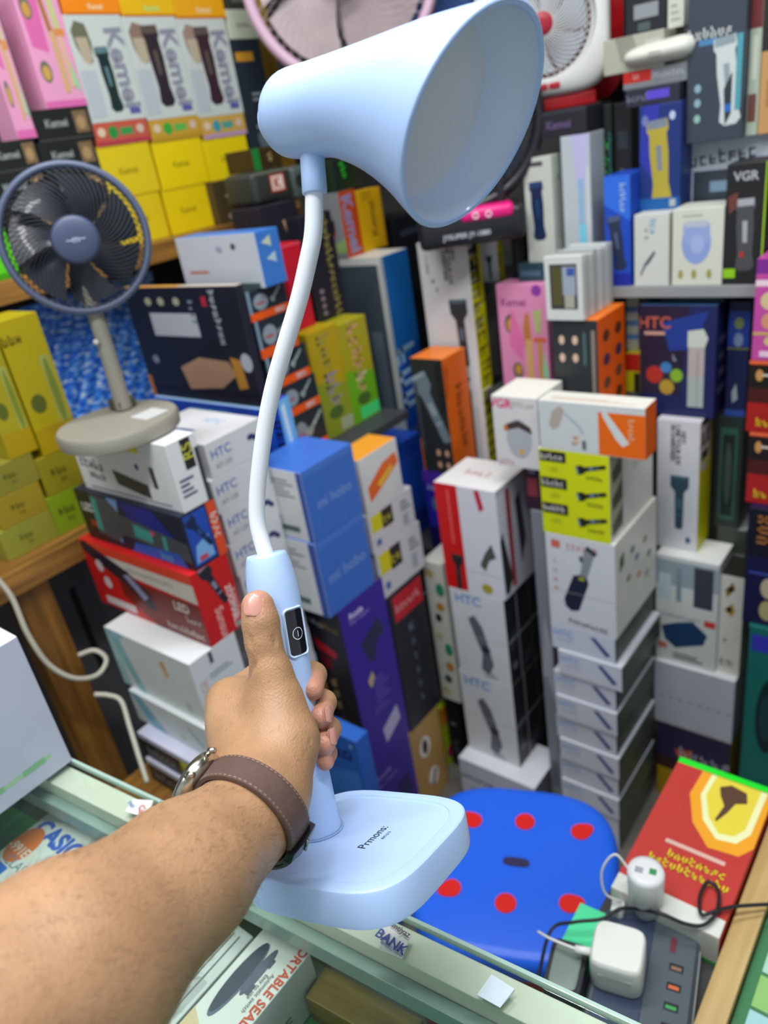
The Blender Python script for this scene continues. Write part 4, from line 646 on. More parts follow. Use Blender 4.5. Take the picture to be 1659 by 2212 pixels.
FX('trimmer_box', 'pale grey box behind, with holographic stripe and shaver, beside the lamp rim', ((1205, 296), (1268, 288), (1225, 515), (1284, 512)), XU - .04, .09, '#b4bcc0', {'X': [('p', [(.35, 1), (.95, 1), (.9, .7), (.55, .6)], '#b8b4d8'), R(.55, .42, .75, .72, '#8fb0d0'), R(.55, .20, .8, .42, '#74c8e0'), R(.55, .04, .85, .18, '#7ce0b0'), R(.85, .2, .95, .8, '#c8ccd0')]}, zb=1.18)
NB('trimmer_box', 'white box with dark blue trimmer picture, right of the lamp shade', (1190, 336), (1200, 560), (1135, 450), (1222, 430), 0, '#bfc4ba', {'X': [trim(.45, .50, .56, -88, '#18284c', '#22406a'), R(.15, .92, .7, .96, '#4a4c4c')], 'Y': [R(.3, .2, .5, .8, '#a8ada4'), E_(.5, .8, .1, .03, '#8a9088')]}, xp=XU - .055)
FX('gadget_box', 'black box with green print, right of the holographic striped box', ((1272, 232), (1312, 226), (1286, 380), (1330, 374)), XU + .02, .1, '#1a2220', {'X': [T('TURBO', .35, .6, .12, '#2c7c38', -86, .02), R(.6, .6, .9, .85, '#24504c')]}, zb=1.18)
FX('gadget_box', 'black carton standing left of the navy gold clipper box', ((1314, 226), (1356, 222), (1330, 378), (1372, 374)), XU + .03, .1, '#1a1c1e', {'X': [LN(.3, .2, .6, .7, 5, '#4a4a34'), R(.2, .75, .8, .85, '#2c3438')]}, zb=1.18)
# ---- corner above the towers, left of the HEY box
NB('led_panel_box', 'tall blue and white box with dark window, behind the lamp neck to the right', (828, 553), (872, 940), (740, 640), (905, 760), 1.10, {'': '#1c74c8', 'X': '#3c484e', 'Z': '#dcdad0'}, {'X': [R(.90, 0, 1, 1, '#b8bcb4'), R(0, .96, 1, 1, '#c4c6c0'), R(.0, .02, .9, .06, '#b8bcb4'), R(.55, .1, .8, .6, '#56666e')], 'Y': [('p', [(0, .35), (1, .5), (1, 0), (0, 0)], '#1450b4'), T('Fin', .45, .30, .18, '#a8d0f0', -86, .02), R(0, 0, .06, 1, '#c8ccc8')]}, dx=.10)
for k, c in enumerate([((651, 722), (722, 704), (714, 955), (775, 946)), ((723, 704), (781, 683), (776, 946), (836, 930))]):
    FY('tea_box', ['yellow and olive tall box right of the lamp neck', 'yellow green tall box with pink lettering, right of the olive one'][k], c, 1.06, .06, ['#b49c14', '#a8a01c'][k], {'Y': [('p', [(0, 0), (1, 0), (1, .45), (0, .55)], ['#8c9a2a', '#6cae1c'][k]), T(['GREEN', 'FOREVER'][k], .5, .66, .16, ['#9a9448', '#d8a078'][k], -88, .03), T(['TEA', 'X'][k], .55, .42, .16, ['#9a8ca0', '#d8c8a0'][k], -88, .03), E_(.5, .22, .25, .06, '#4a6a2c'), R([.6, .3][k], .02, 1, .14, ['#a8b090', '#4ae07c'][k])]}, zb=.95)
ks = [(528, 640, 612, 597), (548, 705, 625, 660), (571, 785, 650, 735), (592, 850, 678, 800), (616, 912, 692, 868), (640, 982, 710, 942)]
for k in range(5):
    a, b = ks[k], ks[k + 1]
    FY('flashlight_box', 'dark torch box with orange bottom band, %s in the stack behind the neck' % ['topmost', 'second from top', 'middle one', 'second from bottom', 'lowest'][k], ((a[0], a[1]), (a[2], a[3]), (b[0], b[1]), (b[2], b[3])), 1.04, .12, '#1e2a34',
       {'Y': [R(0, 0, 1, .26, '#ee5a14'), ('p', [(0, 1), (.08, 1), (.08, .26), (0, .26)], '#7c98a8'), E_(.32, .56, .18, .26, '#8d9aa4'), torch(.72, .68, .62, 38, '#8fa09a', '#b4c0b8'), R(.62, .06, .88, .20, '#f0d8cc'), T('KS-838', .75, .13, .11, '#a03818', 0, .02), R(.20, .5, .4, .56, '#b8483c')]}, group='orange-banded torch boxes stacked behind the lamp neck')
NB('massager_box', 'large black box showing a massage picture, left of the lamp neck', (503, 619), (570, 866), (305, 760), (520, 618), 1.04, {'': '#1c2030', 'Z': '#c88a50'},
   {'X': [R(.20, .58, .62, .78, '#b4b9c4'), ('p', [(.36, .30), (.55, .40), (.80, .38), (.84, .26), (.70, .14), (.40, .10)], '#b08c70'), ('p', [(.82, .42), (.90, .40), (.92, .16), (.84, .14)], '#c48c38'), E_(.95, .38, .045, .08, '#b8bec6'), T('massager', .80, .74, .08, '#c4c8d0', -88, .02), R(.70, .84, .74, .92, '#b42c40'), LN(.58, .70, .62, .92, 4, '#7c8698'), T('10 in 1', .22, .05, .06, '#8a9a50', 0, .02), R(.3, 0, .34, .06, '#b05040'), R(.0, .0, 1, .10, '#14182a')] + [E_(u, .88, .03, .035, '#a8a890') for u in (.22, .34, .48)] + [R(0, .0, .04, .2, '#b87428'), E_(.14, .36, .03, .04, '#7c88a0')],
    'Z': [R(0, 0, .5, 1, '#d8a050'), R(.5, 0, 1, 1, '#c4bcb0')]}, dx=.035)
NB('sealer_box', 'white and blue box lying on top of the black massage box', (542, 504), (574, 594), (388, 560), (598, 490), 1.02, {'': '#3a78c8', 'X': '#c4c8d2'}, {'X': [T('EK', .55, .75, .12, '#5a6aa0'), R(.1, .30, .35, .36, '#c07c70'), R(.30, .0, .95, .10, '#485a58'), E_(.72, .78, .03, .06, '#4a4e58')], 'Y': [('p', [(.2, .8), (.6, .9), (.6, .7)], '#c4d0b0'), ('p', [(.3, .5), (.7, .6), (.7, .4)], '#b4ccd8')]})
FY('gadget_box', 'plain red slim box left of the dark gold-lettered box', ((600, 532), (639, 524), (651, 722), (692, 706)), 1.10, .05, '#c8142c', {'Y': [R(0, .97, 1, 1, '#e04858')]})
FY('speaker_box', 'dark box with gold vertical lettering, right of the red slim box', ((640, 470), (715, 455), (695, 705), (752, 690)), 1.12, .10, '#1d1c26', {'Y': [T('PORTABLE BRIGHT LIGHT', .74, .78, .045, '#a89c4c', -90, .02)] + [E_(.28, .65 - .035 * k, .07, .011, '#8a7c80') for k in range(4)] + [('p', [(0, .5), (.5, .4), (.5, 0), (0, .1)], '#2a1626')]}, zb=.95)
NB('hair_clipper_box', 'grey and orange lettered clipper box, below the lamp socket', (732, 415), (750, 559), (700, 490), (777, 480), 1.19, {'': '#7c7f82', 'Y': '#c44a12', 'Z': '#3a3a3a'}, {'X': [('p', [(.1, .60), (.75, .62), (.8, .35), (.3, .30)], '#9c3818'), R(.6, .4, .8, .6, '#2a2422'), ('p', [(.4, .05), (1, .1), (1, .3), (.6, .2)], '#8aa868')], 'Y': [T('Kemei', .50, .50, .24, '#9a8fb8', -86, .04)]}, dy=.12)
FY('hair_clipper_box', 'yellow lettered clipper box beside the orange one, left of the lamp shade rim', ((770, 411), (818, 407), (788, 550), (842, 546)), 1.19, .10, '#e0ac10', {'Y': [T('Kemei', .52, .52, .16, '#8a6414', 90, .02), ('p', [(.15, 1), (.6, 1), (.55, .85), (.2, .82)], '#c89a10'), R(.94, 0, 1, 1, '#c09010')]})
FY('tool_pouch', 'dark zip pouch with red square badge, left of the lamp socket', ((545, 372), (628, 358), (555, 446), (640, 430)), 1.20, .09, '#30342f', {'Y': [R(.40, .30, .78, .84, '#b03a2c'), R(.44, .35, .74, .79, '#e4d0c4'), T('K', .59, .57, .32, '#b03a2c', 0, .03), R(0, .9, 1, .95, '#7c7c6c')]}, cat='pouch', bev=.012)
FY('gadget_box', 'brown and green box under the rear of the lamp shade', ((542, 322), (600, 312), (552, 376), (612, 362)), 1.24, .08, '#3a2c14', {'Y': [R(0, 0, .25, 1, '#1c7c34'), T('LO', .62, .5, .28, '#c8b478', -80, .02)]})
FY('gadget_box', 'black box with bright green letters, right of the lamp socket', ((716, 340), (778, 340), (728, 418), (788, 412)), 1.22, .08, '#22301c', {'Y': [T('VOX', .34, .62, .26, '#34e83c', -72, .05), R(.7, 0, 1, 1, '#30302a'), R(0, 0, .12, 1, '#1c2a2c')]})
FY('tool_pouch', 'grey-teal patterned pouch behind the lamp socket', ((628, 358), (716, 346), (640, 430), (724, 418)), 1.24, .06, '#4a5654', {'Y': [E_(.2, .55, .14, .2, '#2a302e'), R(.4, .2, .9, .7, '#3a6a6c')]}, cat='pouch', bev=.010)
FY('gadget_box', 'black wide box under the dark pouch, left of the lamp neck', ((556, 448), (640, 432), (575, 530), (655, 520)), 1.16, .08, '#22202a', {'Y': [('p', [(.55, .93), (.6, .88), (.8, .85), (.82, .86), (.64, .89), (.6, .93)], '#c8a870')]}, zb=.95)
FY('gadget_box', 'dark box with faint lettering above the blue tall box', ((848, 470), (912, 455), (858, 545), (905, 535)), 1.20, .1, '#1a1c22', {'Y': [R(.2, .9, .9, .93, '#3a4458')]}, zb=.842)
FX('gadget_box', 'bright blue box lying flat under the black massage box', ((335, 866), (574, 876), (345, 902), (580, 910)), .87, .07, {'': '#1c50c4', 'Z': '#9cc0e4'}, {'X': [R(.35, .8, .7, .9, '#3c9ad8')]}, zb=.95)
NB('sticker_box', 'royal blue and sky box with yellow tag, just behind the lamp neck', (607, 862), (620, 1008), (585, 940), (640, 930), 1.00, {'': '#1c46b8', 'Y': '#6cb4e4'}, {'X': [T('FAST', .72, .45, .2, '#1c1c20', -86, .06), R(.1, .06, .45, .12, '#c8cc3c')], 'Y': [('p', [(.2, .9), (.5, .95), (.6, .4), (.4, .2)], '#d4e4ec'), R(.3, .3, .6, .4, '#6a9c5c'), R(.2, .05, .5, .12, '#d88a68')]}, zb=.95)
# ---- upper left shelf
YL = 1.42
GK = 'slim portrait clipper boxes on the upper left shelf'
wc = [((134, 30), (256, 33), (200, 264), (320, 253), 'first from the left'), ((257, 33), (375, 38), (321, 253), (431, 250), 'middle one'), ((376, 38), (485, 42), (432, 250), (528, 246), 'right one, nearest the lamp shade')]
for k, c in enumerate(wc):
    FY('hair_clipper_box', 'pale portrait clipper box with vertical lettering, %s' % c[4], c[:4], YL, .07, '#c4ccc6', {'Y': [('p', [(.06, .86), (.16, .95), (.32, .92), (.36, .74), (.30, .56), (.16, .58), (.08, .72)], ['#6a6c54', '#8a7464', '#9a8274'][k]), ('p', [(.10, .80), (.30, .80), (.32, .62), (.24, .54), (.14, .60)], '#b4a890'), R(.02, .05, .30, .50, '#b4bcc0'), trim(.50 if k == 0 else .46, .40 if k == 0 else .52, .62 if k == 0 else .80, -88, ['#1c3030', '#2e2630', '#3a2430'][k], ['#5a7c80', '#5a5048', '#5a5048'][k]), T('Kemei', .80, .50, .21, '#8a8c9c', -88, .03), R(.72, .06, .92, .12, '#5a5c9c')]}, group=GK)
    FY('hair_clipper_box', 'narrow %s end-on box under the pale portrait clipper boxes' % ['red', 'amber', 'gold and lilac'][k], [((201, 266), (321, 256), (210, 315), (323, 307)), ((322, 256), (432, 252), (330, 304), (436, 297)), ((433, 251), (529, 247), (439, 297), (533, 292))][k], YL, .07, ['#c05844', '#c49a34', '#c8a04c'][k], {'Y': [E_(.33, .55, .09, .28, ['#2c8c40', '#3ca43c', '#3c98a8'][k]), R(.46, .4, .70, .72, ['#3c9450', '#5cb050', '#4c9c8c'][k]), E_(.12, .6, .07, .2, '#d8c4a8'), E_(.84, .6, .07, .2, '#d0b8a8'), R(0, 0, 1, .2, ['#b03c4c', '#b8902c', '#b494b4'][k])]})
yy = [((210, 315), (323, 307), (233, 424), (345, 412), 'upper left'), ((329, 304), (435, 298), (350, 404), (452, 393), 'upper middle'), ((439, 298), (534, 293), (454, 392), (545, 380), 'upper right'), ((233, 428), (345, 416), (262, 522), (366, 506), 'lower left'), ((352, 408), (452, 397), (371, 505), (474, 492), 'lower right')]
for k, c in enumerate(yy):
    FY('razor_box', 'plain bright yellow box, %s of the yellow group on the upper left shelf' % c[4], c[:4], YL, .08, ['#dcc21c', '#e8cc0a', '#e8ce0c', '#dcc018', '#e6c80a'][k], {'Y': [T('Kemei', .48, .50, .13, '#9c8a14', 0, .02), R(.0, .97, 1, 1, '#b8a020')]}, group='yellow boxes on the upper left shelf')
tops = [((127, -30), (255, -28), (134, 24), (256, 27), '#ee8818', 'orange'), ((256, -28), (373, -26), (258, 28), (374, 32), '#e4b414', 'yellow with green print'), ((374, -26), (481, -22), (376, 33), (484, 37), '#e8a414', 'amber')]
for c in tops: FY('razor_box', '%s box above the pale portrait clipper boxes, cut by the top edge' % c[5], c[:4], YL, .08, c[4], {'Y': [T('Kemei', .55, .30, .2, '#e8d0a0' if 'green' not in c[5] else '#a8d878', 0, .03), R(0, 0, 1, .08, '#c87018')]})
for k, c in enumerate([((-30, -40), (40, -40), (0, 298), (74, 292)), ((44, -40), (126, -38), (76, 231), (184, 228))]):
    FY('hair_remover_box', ['pink beauty box at the left edge, top row', 'pink beauty box with gold trimmer next to the portrait boxes'][k], c, YL, .06, '#e49cc0', {'Y': [('p', [(.05, .9), (.5, .95), (.45, .45), (.1, .5)], '#d86aa4'), E_(.20, .80, .13, .09, '#6a7060'), E_(.20, .79, .09, .06, '#c8964c'), E_(.24, .30, .13, .09, '#6a7060'), E_(.24, .29, .09, .06, '#c8a050'), ('p', [(.50, .95), (.60, .95), (.66, .62), (.56, .60)], '#a8743c'), R(.56, .12, .70, .62, '#d0aa78'), ('p', [(.68, .96), (.84, .97), (.86, .62), (.72, .62)], '#c0c488'), R(.68, .58, .92, .64, '#d88c4c'), R(.74, .16, .84, .58, '#d8b48c'), ('p', [(.86, .4), (.95, .16), (.9, .12), (.82, .2)], '#88d0a0'), R(0, .0, 1, .06, '#d86aa8')]})
bl = [(63, 235, 190, 232, 83, 301, 204, 297), (78, 305, 203, 300, 97, 366, 220, 362), (-30, 305, 74, 303, -20, 366, 92, 360), (-20, 372, 94, 368, 0, 440, 112, 432), (98, 370, 222, 364, 118, 434, 240, 428), (0, 444, 114, 436, 20, 520, 134, 506), (120, 438, 230, 430, 140, 504, 262, 500)]
bn = ['top right', 'second row right', 'second row left', 'third row left', 'third row right', 'bottom row left', 'bottom row right']
for k, c in enumerate(bl):
    FY('hair_clipper_box', 'black box with grey lettering and tan picture, %s behind the standing fan' % bn[k], tuple(zip(c[::2], c[1::2])), YL, .08, '#1e2120', {'Y': [T('Kemei', .38, .56, .24, '#8a928e', 0, .04), R(.70, .18, .95, .88, '#7a6448'), E_(.82, .5, .08, .22, '#a88a60'), R(.0, .0, 1, .08, '#3c403c')]}, **({'zb': 1.37} if k > 4 else {}), group='black lettered boxes on the upper left shelf')
FY('hair_clipper_box', 'brown clipper box with tan picture at the right end of the upper left shelf', ((458, 392), (545, 378), (476, 490), (556, 478)), YL - .02, .09, '#4a3c26', {'Y': [T('Kemei', .78, .55, .13, '#a89c84', -88, .02), ('p', [(.25, .62), (.5, .85), (.62, .70), (.52, .50)], '#b0a078'), R(.42, .6, .56, .85, '#9c4a2c'), E_(.4, .15, .16, .10, '#a8988c')]})
FY('hair_clipper_box', 'tall dark slate box with pale text lines left of the lamp shade', ((500, 84), (560, 84), (538, 322), (600, 312)), YL, .09, '#252e38', {'Y': [R(.1, .88, .7, .93, '#c8902c'), LN(.35, .20, .85, .55, 7, '#8c98a0'), ('p', [(.3, .45), (.7, .55), (.8, .40), (.4, .34)], '#5c6870'), LN(.4, .66, .8, .72, 2, '#8c98a0')]}, zb=1.37)
FY('hair_clipper_box', 'pale mint box on top of the tall dark slate box', ((486, 20), (552, 20), (498, 78), (560, 78)), YL, .09, '#c4ccb4', {'Y': [T('MODEL', .5, .5, .2, '#7c8474', 0, .02)]})
FY('hair_clipper_box', 'dark box top at the upper edge beside the mint box', ((484, -30), (545, -30), (487, 16), (552, 16)), YL, .09, '#3a3c36', {'Y': [R(.2, .3, .8, .5, '#6a6c64')]})
# ---- green and yellow boxes on the wooden table at the left edge
YG = 1.22
GL = 'green-yellow boxes on the wooden table'
gl = [((6, 686), (98, 673), (72, 985), (160, 958), 'tall yellow box with green razor picture left of the standing fan', '#b8a60c', 1), ((-60, 720), (4, 700), (0, 1000), (68, 985), 'tall yellow box cut by the left edge', '#a89c1c', 1),
      ((74, 989), (174, 960), (100, 1066), (180, 1044), 'olive yellow small box under the tall yellow razor box', '#94881c', 0), ((-40, 1004), (72, 990), (-20, 1070), (98, 1040), 'olive small box at the left edge, upper row', '#8c8630', 0),
      ((-20, 1072), (98, 1042), (0, 1140), (112, 1104), 'ochre small box at the left edge, middle row', '#a08c24', 0), ((102, 1070), (181, 1048), (118, 1142), (186, 1118), 'bright lime small box at the right end of the wooden table', '#88a41c', 0), ((0, 1142), (114, 1106), (10, 1212), (132, 1164), 'pale olive small box at the table front, left edge', '#989838', 0)]
for c in gl:
    FY('razor_box', c[4], c[:4], YG, .09, c[5], {'Y': [T('MAX', .25, .86, .07, '#3c3c10', 0, .02), R(.68, .16, .90, .70, '#a8ac58'), E_(.80, .42, .09, .26, '#7c8c2c'), E_(.32, .38, .18, .07, '#5a6420'), R(.70, .06, .9, .12, '#4a4a78'), R(0, 0, 1, .2, '#b0920c')]} if c[6] else {'Y': [T('MAX', .45, .56, .20, '#4c4c1c', 0, .02), T('5D', .5, .32, .12, '#5c5c24')]}, group=GL)
FY('toy_box', 'bright green strip box at the left edge above the wooden shelf edge', ((-40, 470), (14, 462), (-30, 560), (14, 550)), 1.39, .06, '#5cd01c', {'Y': [R(0, 0, 1, .1, '#3ca010')]}, zb=1.37)

# ---- settle: rest every box on what is under it, and keep neighbours apart (only far, unseen sides are shortened)
def ov(a, b, k0, k1): return min(a[k1], b[k1]) - max(a[k0], b[k0])
def settle(report=False):
    for b in BX:
        if 'zb' in b: b['z0'] = b['zb']
        b['z0'] = max(b['z0'], 0.0)
    for b in BX: b['sup'] = None
    for b in sorted(BX, key=lambda q: q['z0']):
        best = 0.0
        ar = (b['x1'] - b['x0']) * (b['y1'] - b['y0'])
        for c in BX + SHELF:
            if c is b or (c in BX and b['z0'] < c['z0'] + .004): continue
            ox, oy = ov(b, c, 'x0', 'x1'), ov(b, c, 'y0', 'y1')
            if ox > .004 and oy > .004 and ox * oy > .12 * ar and c['z1'] < b['z0'] + .034 and c['z1'] < b['z1'] - .01: best = max(best, c['z1'])
        gap = b['z0'] - best
        if gap < .036: b['z0'] = best
        elif report: print('FLOAT %.3f  %s | %s' % (gap, b['name'], b['label'][:60]), 'x %.2f y %.2f z0 %.3f' % (b['x0'], b['y0'], b['z0']))
    n = 0
    for it in range(4):
        for i, a in enumerate(BX):
            for b in BX[i + 1:]:
                ox, oy, oz = ov(a, b, 'x0', 'x1'), ov(a, b, 'y0', 'y1'), ov(a, b, 'z0', 'z1')
                if min(ox, oy, oz) < .0006: continue
                op = []
                for p, q in ((a, b), (b, a)):
                    fr = p.get('free', ''); wx = 1 if fr == 'x' else 3; wy = 1 if fr == 'y' else 3
                    if p['x0'] < q['x0'] - .004 and q['x0'] - p['x0'] > .012: op.append(((p['x1'] - q['x0']) * wx, p, 'x1', q['x0'] - .0005))
                    if p['y0'] < q['y0'] - .004 and q['y0'] - p['y0'] > .012: op.append(((p['y1'] - q['y0']) * wy, p, 'y1', q['y0'] - .0005))
                    if p['z0'] < q['z0'] and q['z0'] - p['z0'] > .02: op.append(((p['z1'] - q['z0']) * 5, p, 'z1', q['z0'])); op.append(((p['z1'] - q['z0']) * 4, q, 'z0', p['z1']))
                    if p['x1'] > q['x1'] + .004: op.append(((q['x1'] - p['x0']) * 8, p, 'x0', q['x1'] + .0005))
                    if p['y1'] > q['y1'] + .004: op.append(((q['y1'] - p['y0']) * 8, p, 'y0', q['y1'] + .0005))
                if not op:
                    if report: print('STUCK', a['label'][:50], '|', b['label'][:50])
                    continue
                c, p, k, v = min(op, key=lambda t: t[0])
                if report and c > .05: print('TRIM %.3f %s %s %.3f->%.3f' % (c, p['label'][:45], k, p[k], v), '| vs', (b if p is a else a)['label'][:40])
                p[k] = v; n += 1
    if report: print('trims', n)
# ================================================================== build the boxes with their printed faces
def ring_pts(cu, cv, ru, rv, n=22): return [(cu + ru * math.cos(2 * math.pi * i / n), cv + rv * math.sin(2 * math.pi * i / n)) for i in range(n)]
def rot2(pts, cx, cy, a): c, s = math.cos(a), math.sin(a); return [(cx + x * c - y * s, cy + x * s + y * c) for x, y in pts]
def art(items, Wf, Hf):
    """printed shapes on a Wf x Hf face -> list of (points, faces, colour)"""
    out = []
    P = lambda pts: [(u * Wf, v * Hf) for u, v in pts]
    for it in items:
        k = it[0]
        if k == 'r': _, u0, v0, u1, v1, c = it; out.append((P([(u0, v0), (u1, v0), (u1, v1), (u0, v1)]), [(0, 1, 2, 3)], c))
        elif k == 'e': _, cu, cv, ru, rv, c = it; p = P(ring_pts(cu, cv, ru, rv)); out.append((p, [tuple(range(len(p)))], c if len(c) == 7 else '#222226'))
        elif k == 'ring':
            _, cu, cv, ru, rv, s, c = it; a = P(ring_pts(cu, cv, ru, rv)) + P(ring_pts(cu, cv, ru * s, rv * s)); n = 22
            out.append((a, [(i, (i + 1) % n, n + (i + 1) % n, n + i) for i in range(n)], c))
        elif k == 'p':
            p = P(it[1]); ar = sum(p[i][0] * p[(i + 1) % len(p)][1] - p[(i + 1) % len(p)][0] * p[i][1] for i in range(len(p)))
            out.append((p if ar > 0 else p[::-1], [tuple(range(len(p)))], it[2]))
        elif k == 'lines':
            _, u0, v0, u1, v1, n, c = it
            for i in range(n):
                h = (v1 - v0) / max(n, 1); a = v0 + i * h; e = u1 - (u1 - u0) * .35 * ((i * 7) % 3) / 2
                out.append((P([(u0, a), (e, a), (e, a + h * .45), (u0, a + h * .45)]), [(0, 1, 2, 3)], c))
        elif k == 't':
            _, s, u, v, h, c, rot, b = it; vs, fs, wd = text_mesh(s, b); h = h * Hf; a = math.radians(rot)
            lim = (Wf if abs(math.cos(a)) > .5 else Hf) * .96; h = min(h, lim / wd)
            out.append((rot2([((x - wd / 2) * h, (y - .5) * h) for x, y in vs], u * Wf, v * Hf, a), fs, c))
        elif k == 'w':
            _, n, u, v, h, c, rot = it; h = h * Hf; a = math.radians(rot); lim = (Wf if abs(math.cos(a)) > .5 else Hf) * .96; h = min(h, lim / (n * .72)); rs = random.Random(int(u * 991 + v * 577 + n * 31)); pts = []; fs = []; x = -n * .36
            for i in range(n):
                wch = .5; top = rs.choice((.7, .7, 1.0)) if i else 1.0
                for (x0, y0, x1, y1) in [(0, 0, .16, top)] + rs.sample([(.34, 0, .5, .7), (0, .54, .5, .70), (0, .27, .5, .42), (0, 0, .5, .15)], 2):
                    b0 = len(pts); pts += [((x + p) * h, (q - .5) * h) for p, q in ((x0, y0), (x1, y0), (x1, y1), (x0, y1))]; fs.append((b0, b0 + 1, b0 + 2, b0 + 3))
                x += .72
            out.append((rot2(pts, u * Wf, v * Hf, a), fs, c))
        elif k in ('torch', 'trim'):
            _, u, v, L, ang, c, c2 = it; L = L * (Hf if abs(math.sin(math.radians(ang))) > .5 else Wf); a = math.radians(ang); cx, cy = u * Wf, v * Hf
            if k == 'torch':   # head to the left, tail to the right
                sh = [([(-.5, -.15), (-.30, -.15), (-.20, -.075), (.46, -.065), (.5, -.045), (.5, .045), (.46, .065), (-.20, .075), (-.30, .15), (-.5, .15)], c), ([(-.5, -.12), (-.44, -.12), (-.44, .12), (-.5, .12)], c2), ([(-.08, -.045), (.10, -.04), (.10, .04), (-.08, .045)], c2), ([(.2, -.05), (.24, -.05), (.24, .05), (.2, .05)], c2)]
            else:
                sh = [([(-.5, -.13), (-.38, -.14), (-.33, -.11), (-.1, -.12), (.25, -.10), (.44, -.13), (.5, -.07), (.5, .07), (.44, .13), (.25, .10), (-.1, .12), (-.33, .11), (-.38, .14), (-.5, .13)], c), ([(-.5, -.12), (-.40, -.12), (-.40, .12), (-.5, .12)], c2), ([(-.2, -.035), (.1, -.03), (.1, .03), (-.2, .035)], c2)]
            for p, cc in sh: p = rot2([(x * L, y * L) for x, y in p], cx, cy, a); out.append((p, [tuple(range(len(p)))], cc))
    return out
def clip01(p, Wf, Hf): return (min(max(p[0], 0.0004), Wf - .0004), min(max(p[1], .0004), Hf - .0004))
def build_box(b):
    w_, d_, h_ = b['x1'] - b['x0'], b['y1'] - b['y0'], b['z1'] - b['z0']; ox, oy, oz = (b['x0'] + b['x1']) / 2, (b['y0'] + b['y1']) / 2, b['z0']
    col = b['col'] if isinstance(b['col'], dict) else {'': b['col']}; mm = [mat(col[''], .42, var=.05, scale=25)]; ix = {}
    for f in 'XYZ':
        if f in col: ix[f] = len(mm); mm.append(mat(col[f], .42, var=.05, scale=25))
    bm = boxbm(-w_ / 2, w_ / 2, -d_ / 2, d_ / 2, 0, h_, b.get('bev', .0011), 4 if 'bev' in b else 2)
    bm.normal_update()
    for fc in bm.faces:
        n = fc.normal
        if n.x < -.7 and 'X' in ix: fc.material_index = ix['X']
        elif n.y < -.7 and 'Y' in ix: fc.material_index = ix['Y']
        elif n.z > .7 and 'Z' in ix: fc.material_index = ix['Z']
    o = frombm(b['name'], bm, None, mm); o.location = (ox, oy, oz)
    if 'bev' in b: shade_auto(o, 60)
    tag(o, b['label'], b.get('cat', 'box'), b.get('group'))
    fr = {'X': ((-w_ / 2, d_ / 2, 0), (0, -1, 0), (0, 0, 1), (-1, 0, 0), d_, h_), 'Y': ((-w_ / 2, -d_ / 2, 0), (1, 0, 0), (0, 0, 1), (0, -1, 0), w_, h_), 'Z': ((-w_ / 2, d_ / 2, h_), (0, -1, 0), (1, 0, 0), (0, 0, 1), d_, w_)}
    for f, items in b['pr'].items():
        if not items: continue
        O, U, V, N, Wf, Hf = [np.array(q, float) if isinstance(q, tuple) else q for q in fr[f]]
        li = 0
        for it in items:
            vs, fs, mi, ms = [], [], [], []
            for p, fc, c in art([it], Wf, Hf):
                if c not in ms: ms.append(c)
                k = len(vs); off = .00018 + .00006 * li; li += 1
                vs += [O + U * q[0] + V * q[1] + N * off for q in (clip01(q, Wf, Hf) for q in p)]
                for g in fc: fs.append(tuple(k + j for j in g)); mi.append(ms.index(c))
            po = pyd({'t': 'printed_lettering', 'w': 'printed_text', 'lines': 'printed_text', 'torch': 'product_picture', 'trim': 'product_picture', 'r': 'printed_panel', 'ring': 'printed_ring', 'e': 'printed_spot'}.get(it[0], 'printed_shape'), vs, fs, o)
            for c in ms: po.data.materials.append(mat(c, .4, var=.03, scale=25))
            po.data.polygons.foreach_set('material_index', mi[:len(po.data.polygons)])
    return o
settle()
for b in BX: build_box(b)
# ================================================================== glass counter in the foreground
cnt = empty('glass_counter', (.281, .185, 0), 'glass-topped display counter with cream inner rail in the foreground', 'counter', rot=(0, 0, math.atan2(.054, .533)))
def clear_glass(name, tint, refl=.12):
    m = bpy.data.materials.new(name); m.use_nodes = True; nt = m.node_tree; nt.nodes.remove(nt.nodes['Principled BSDF'])
    t = nt.nodes.new('ShaderNodeBsdfTransparent'); t.inputs[0].default_value = tint + (1,); g = nt.nodes.new('ShaderNodeBsdfGlossy'); g.inputs['Roughness'].default_value = .04
    mx = nt.nodes.new('ShaderNodeMixShader'); lw = nt.nodes.new('ShaderNodeLayerWeight'); pw = nt.nodes.new('ShaderNodeMath'); pw.operation = 'POWER'; pw.inputs[1].default_value = 4.5; ml = nt.nodes.new('ShaderNodeMath'); ml.operation = 'MULTIPLY_ADD'; ml.inputs[1].default_value = .6; ml.inputs[2].default_value = .035
    nt.links.new(lw.outputs['Facing'], pw.inputs[0]); nt.links.new(pw.outputs[0], ml.inputs[0]); nt.links.new(ml.outputs[0], mx.inputs[0]); nt.links.new(t.outputs[0], mx.inputs[1]); nt.links.new(g.outputs[0], mx.inputs[2]); nt.links.new(mx.outputs[0], nt.nodes['Material Output'].inputs[0]); return m
GLS = clear_glass('glass_pane', (.93, .97, .95)); EDGE = mat('#a9c4b8', .15, var=.05, coat=.4)
cube('glass_top', -.62, 0, -.75, 1.0, .945, .951, GLS, cnt, .0005)
cube('glass_edge', .0002, .0035, -.75, 1.0, .9445, .9515, EDGE, cnt, .0005)
CRM = mat('#d8d8c8', .5, var=.10, scale=40)
cube('inner_rail', -.027, -.002, -.75, 1.0, .912, .9435, CRM, cnt, .001)
cube('rail_channel', -.038, -.0272, -.75, 1.0, .905, .925, mat('#8fa39a', .3, var=.15, scale=25), cnt, .001)
cube('outer_glass', -.010, -.004, -.75, 1.0, .06, .904, clear_glass('glass_side', (.80, .90, .85)), cnt, .0005)
cube('felt_shelf', -.60, -.012, -.73, .98, .800, .815, mat('#2e7a44', .85, var=.35, scale=90, bump=.5), cnt, .001)
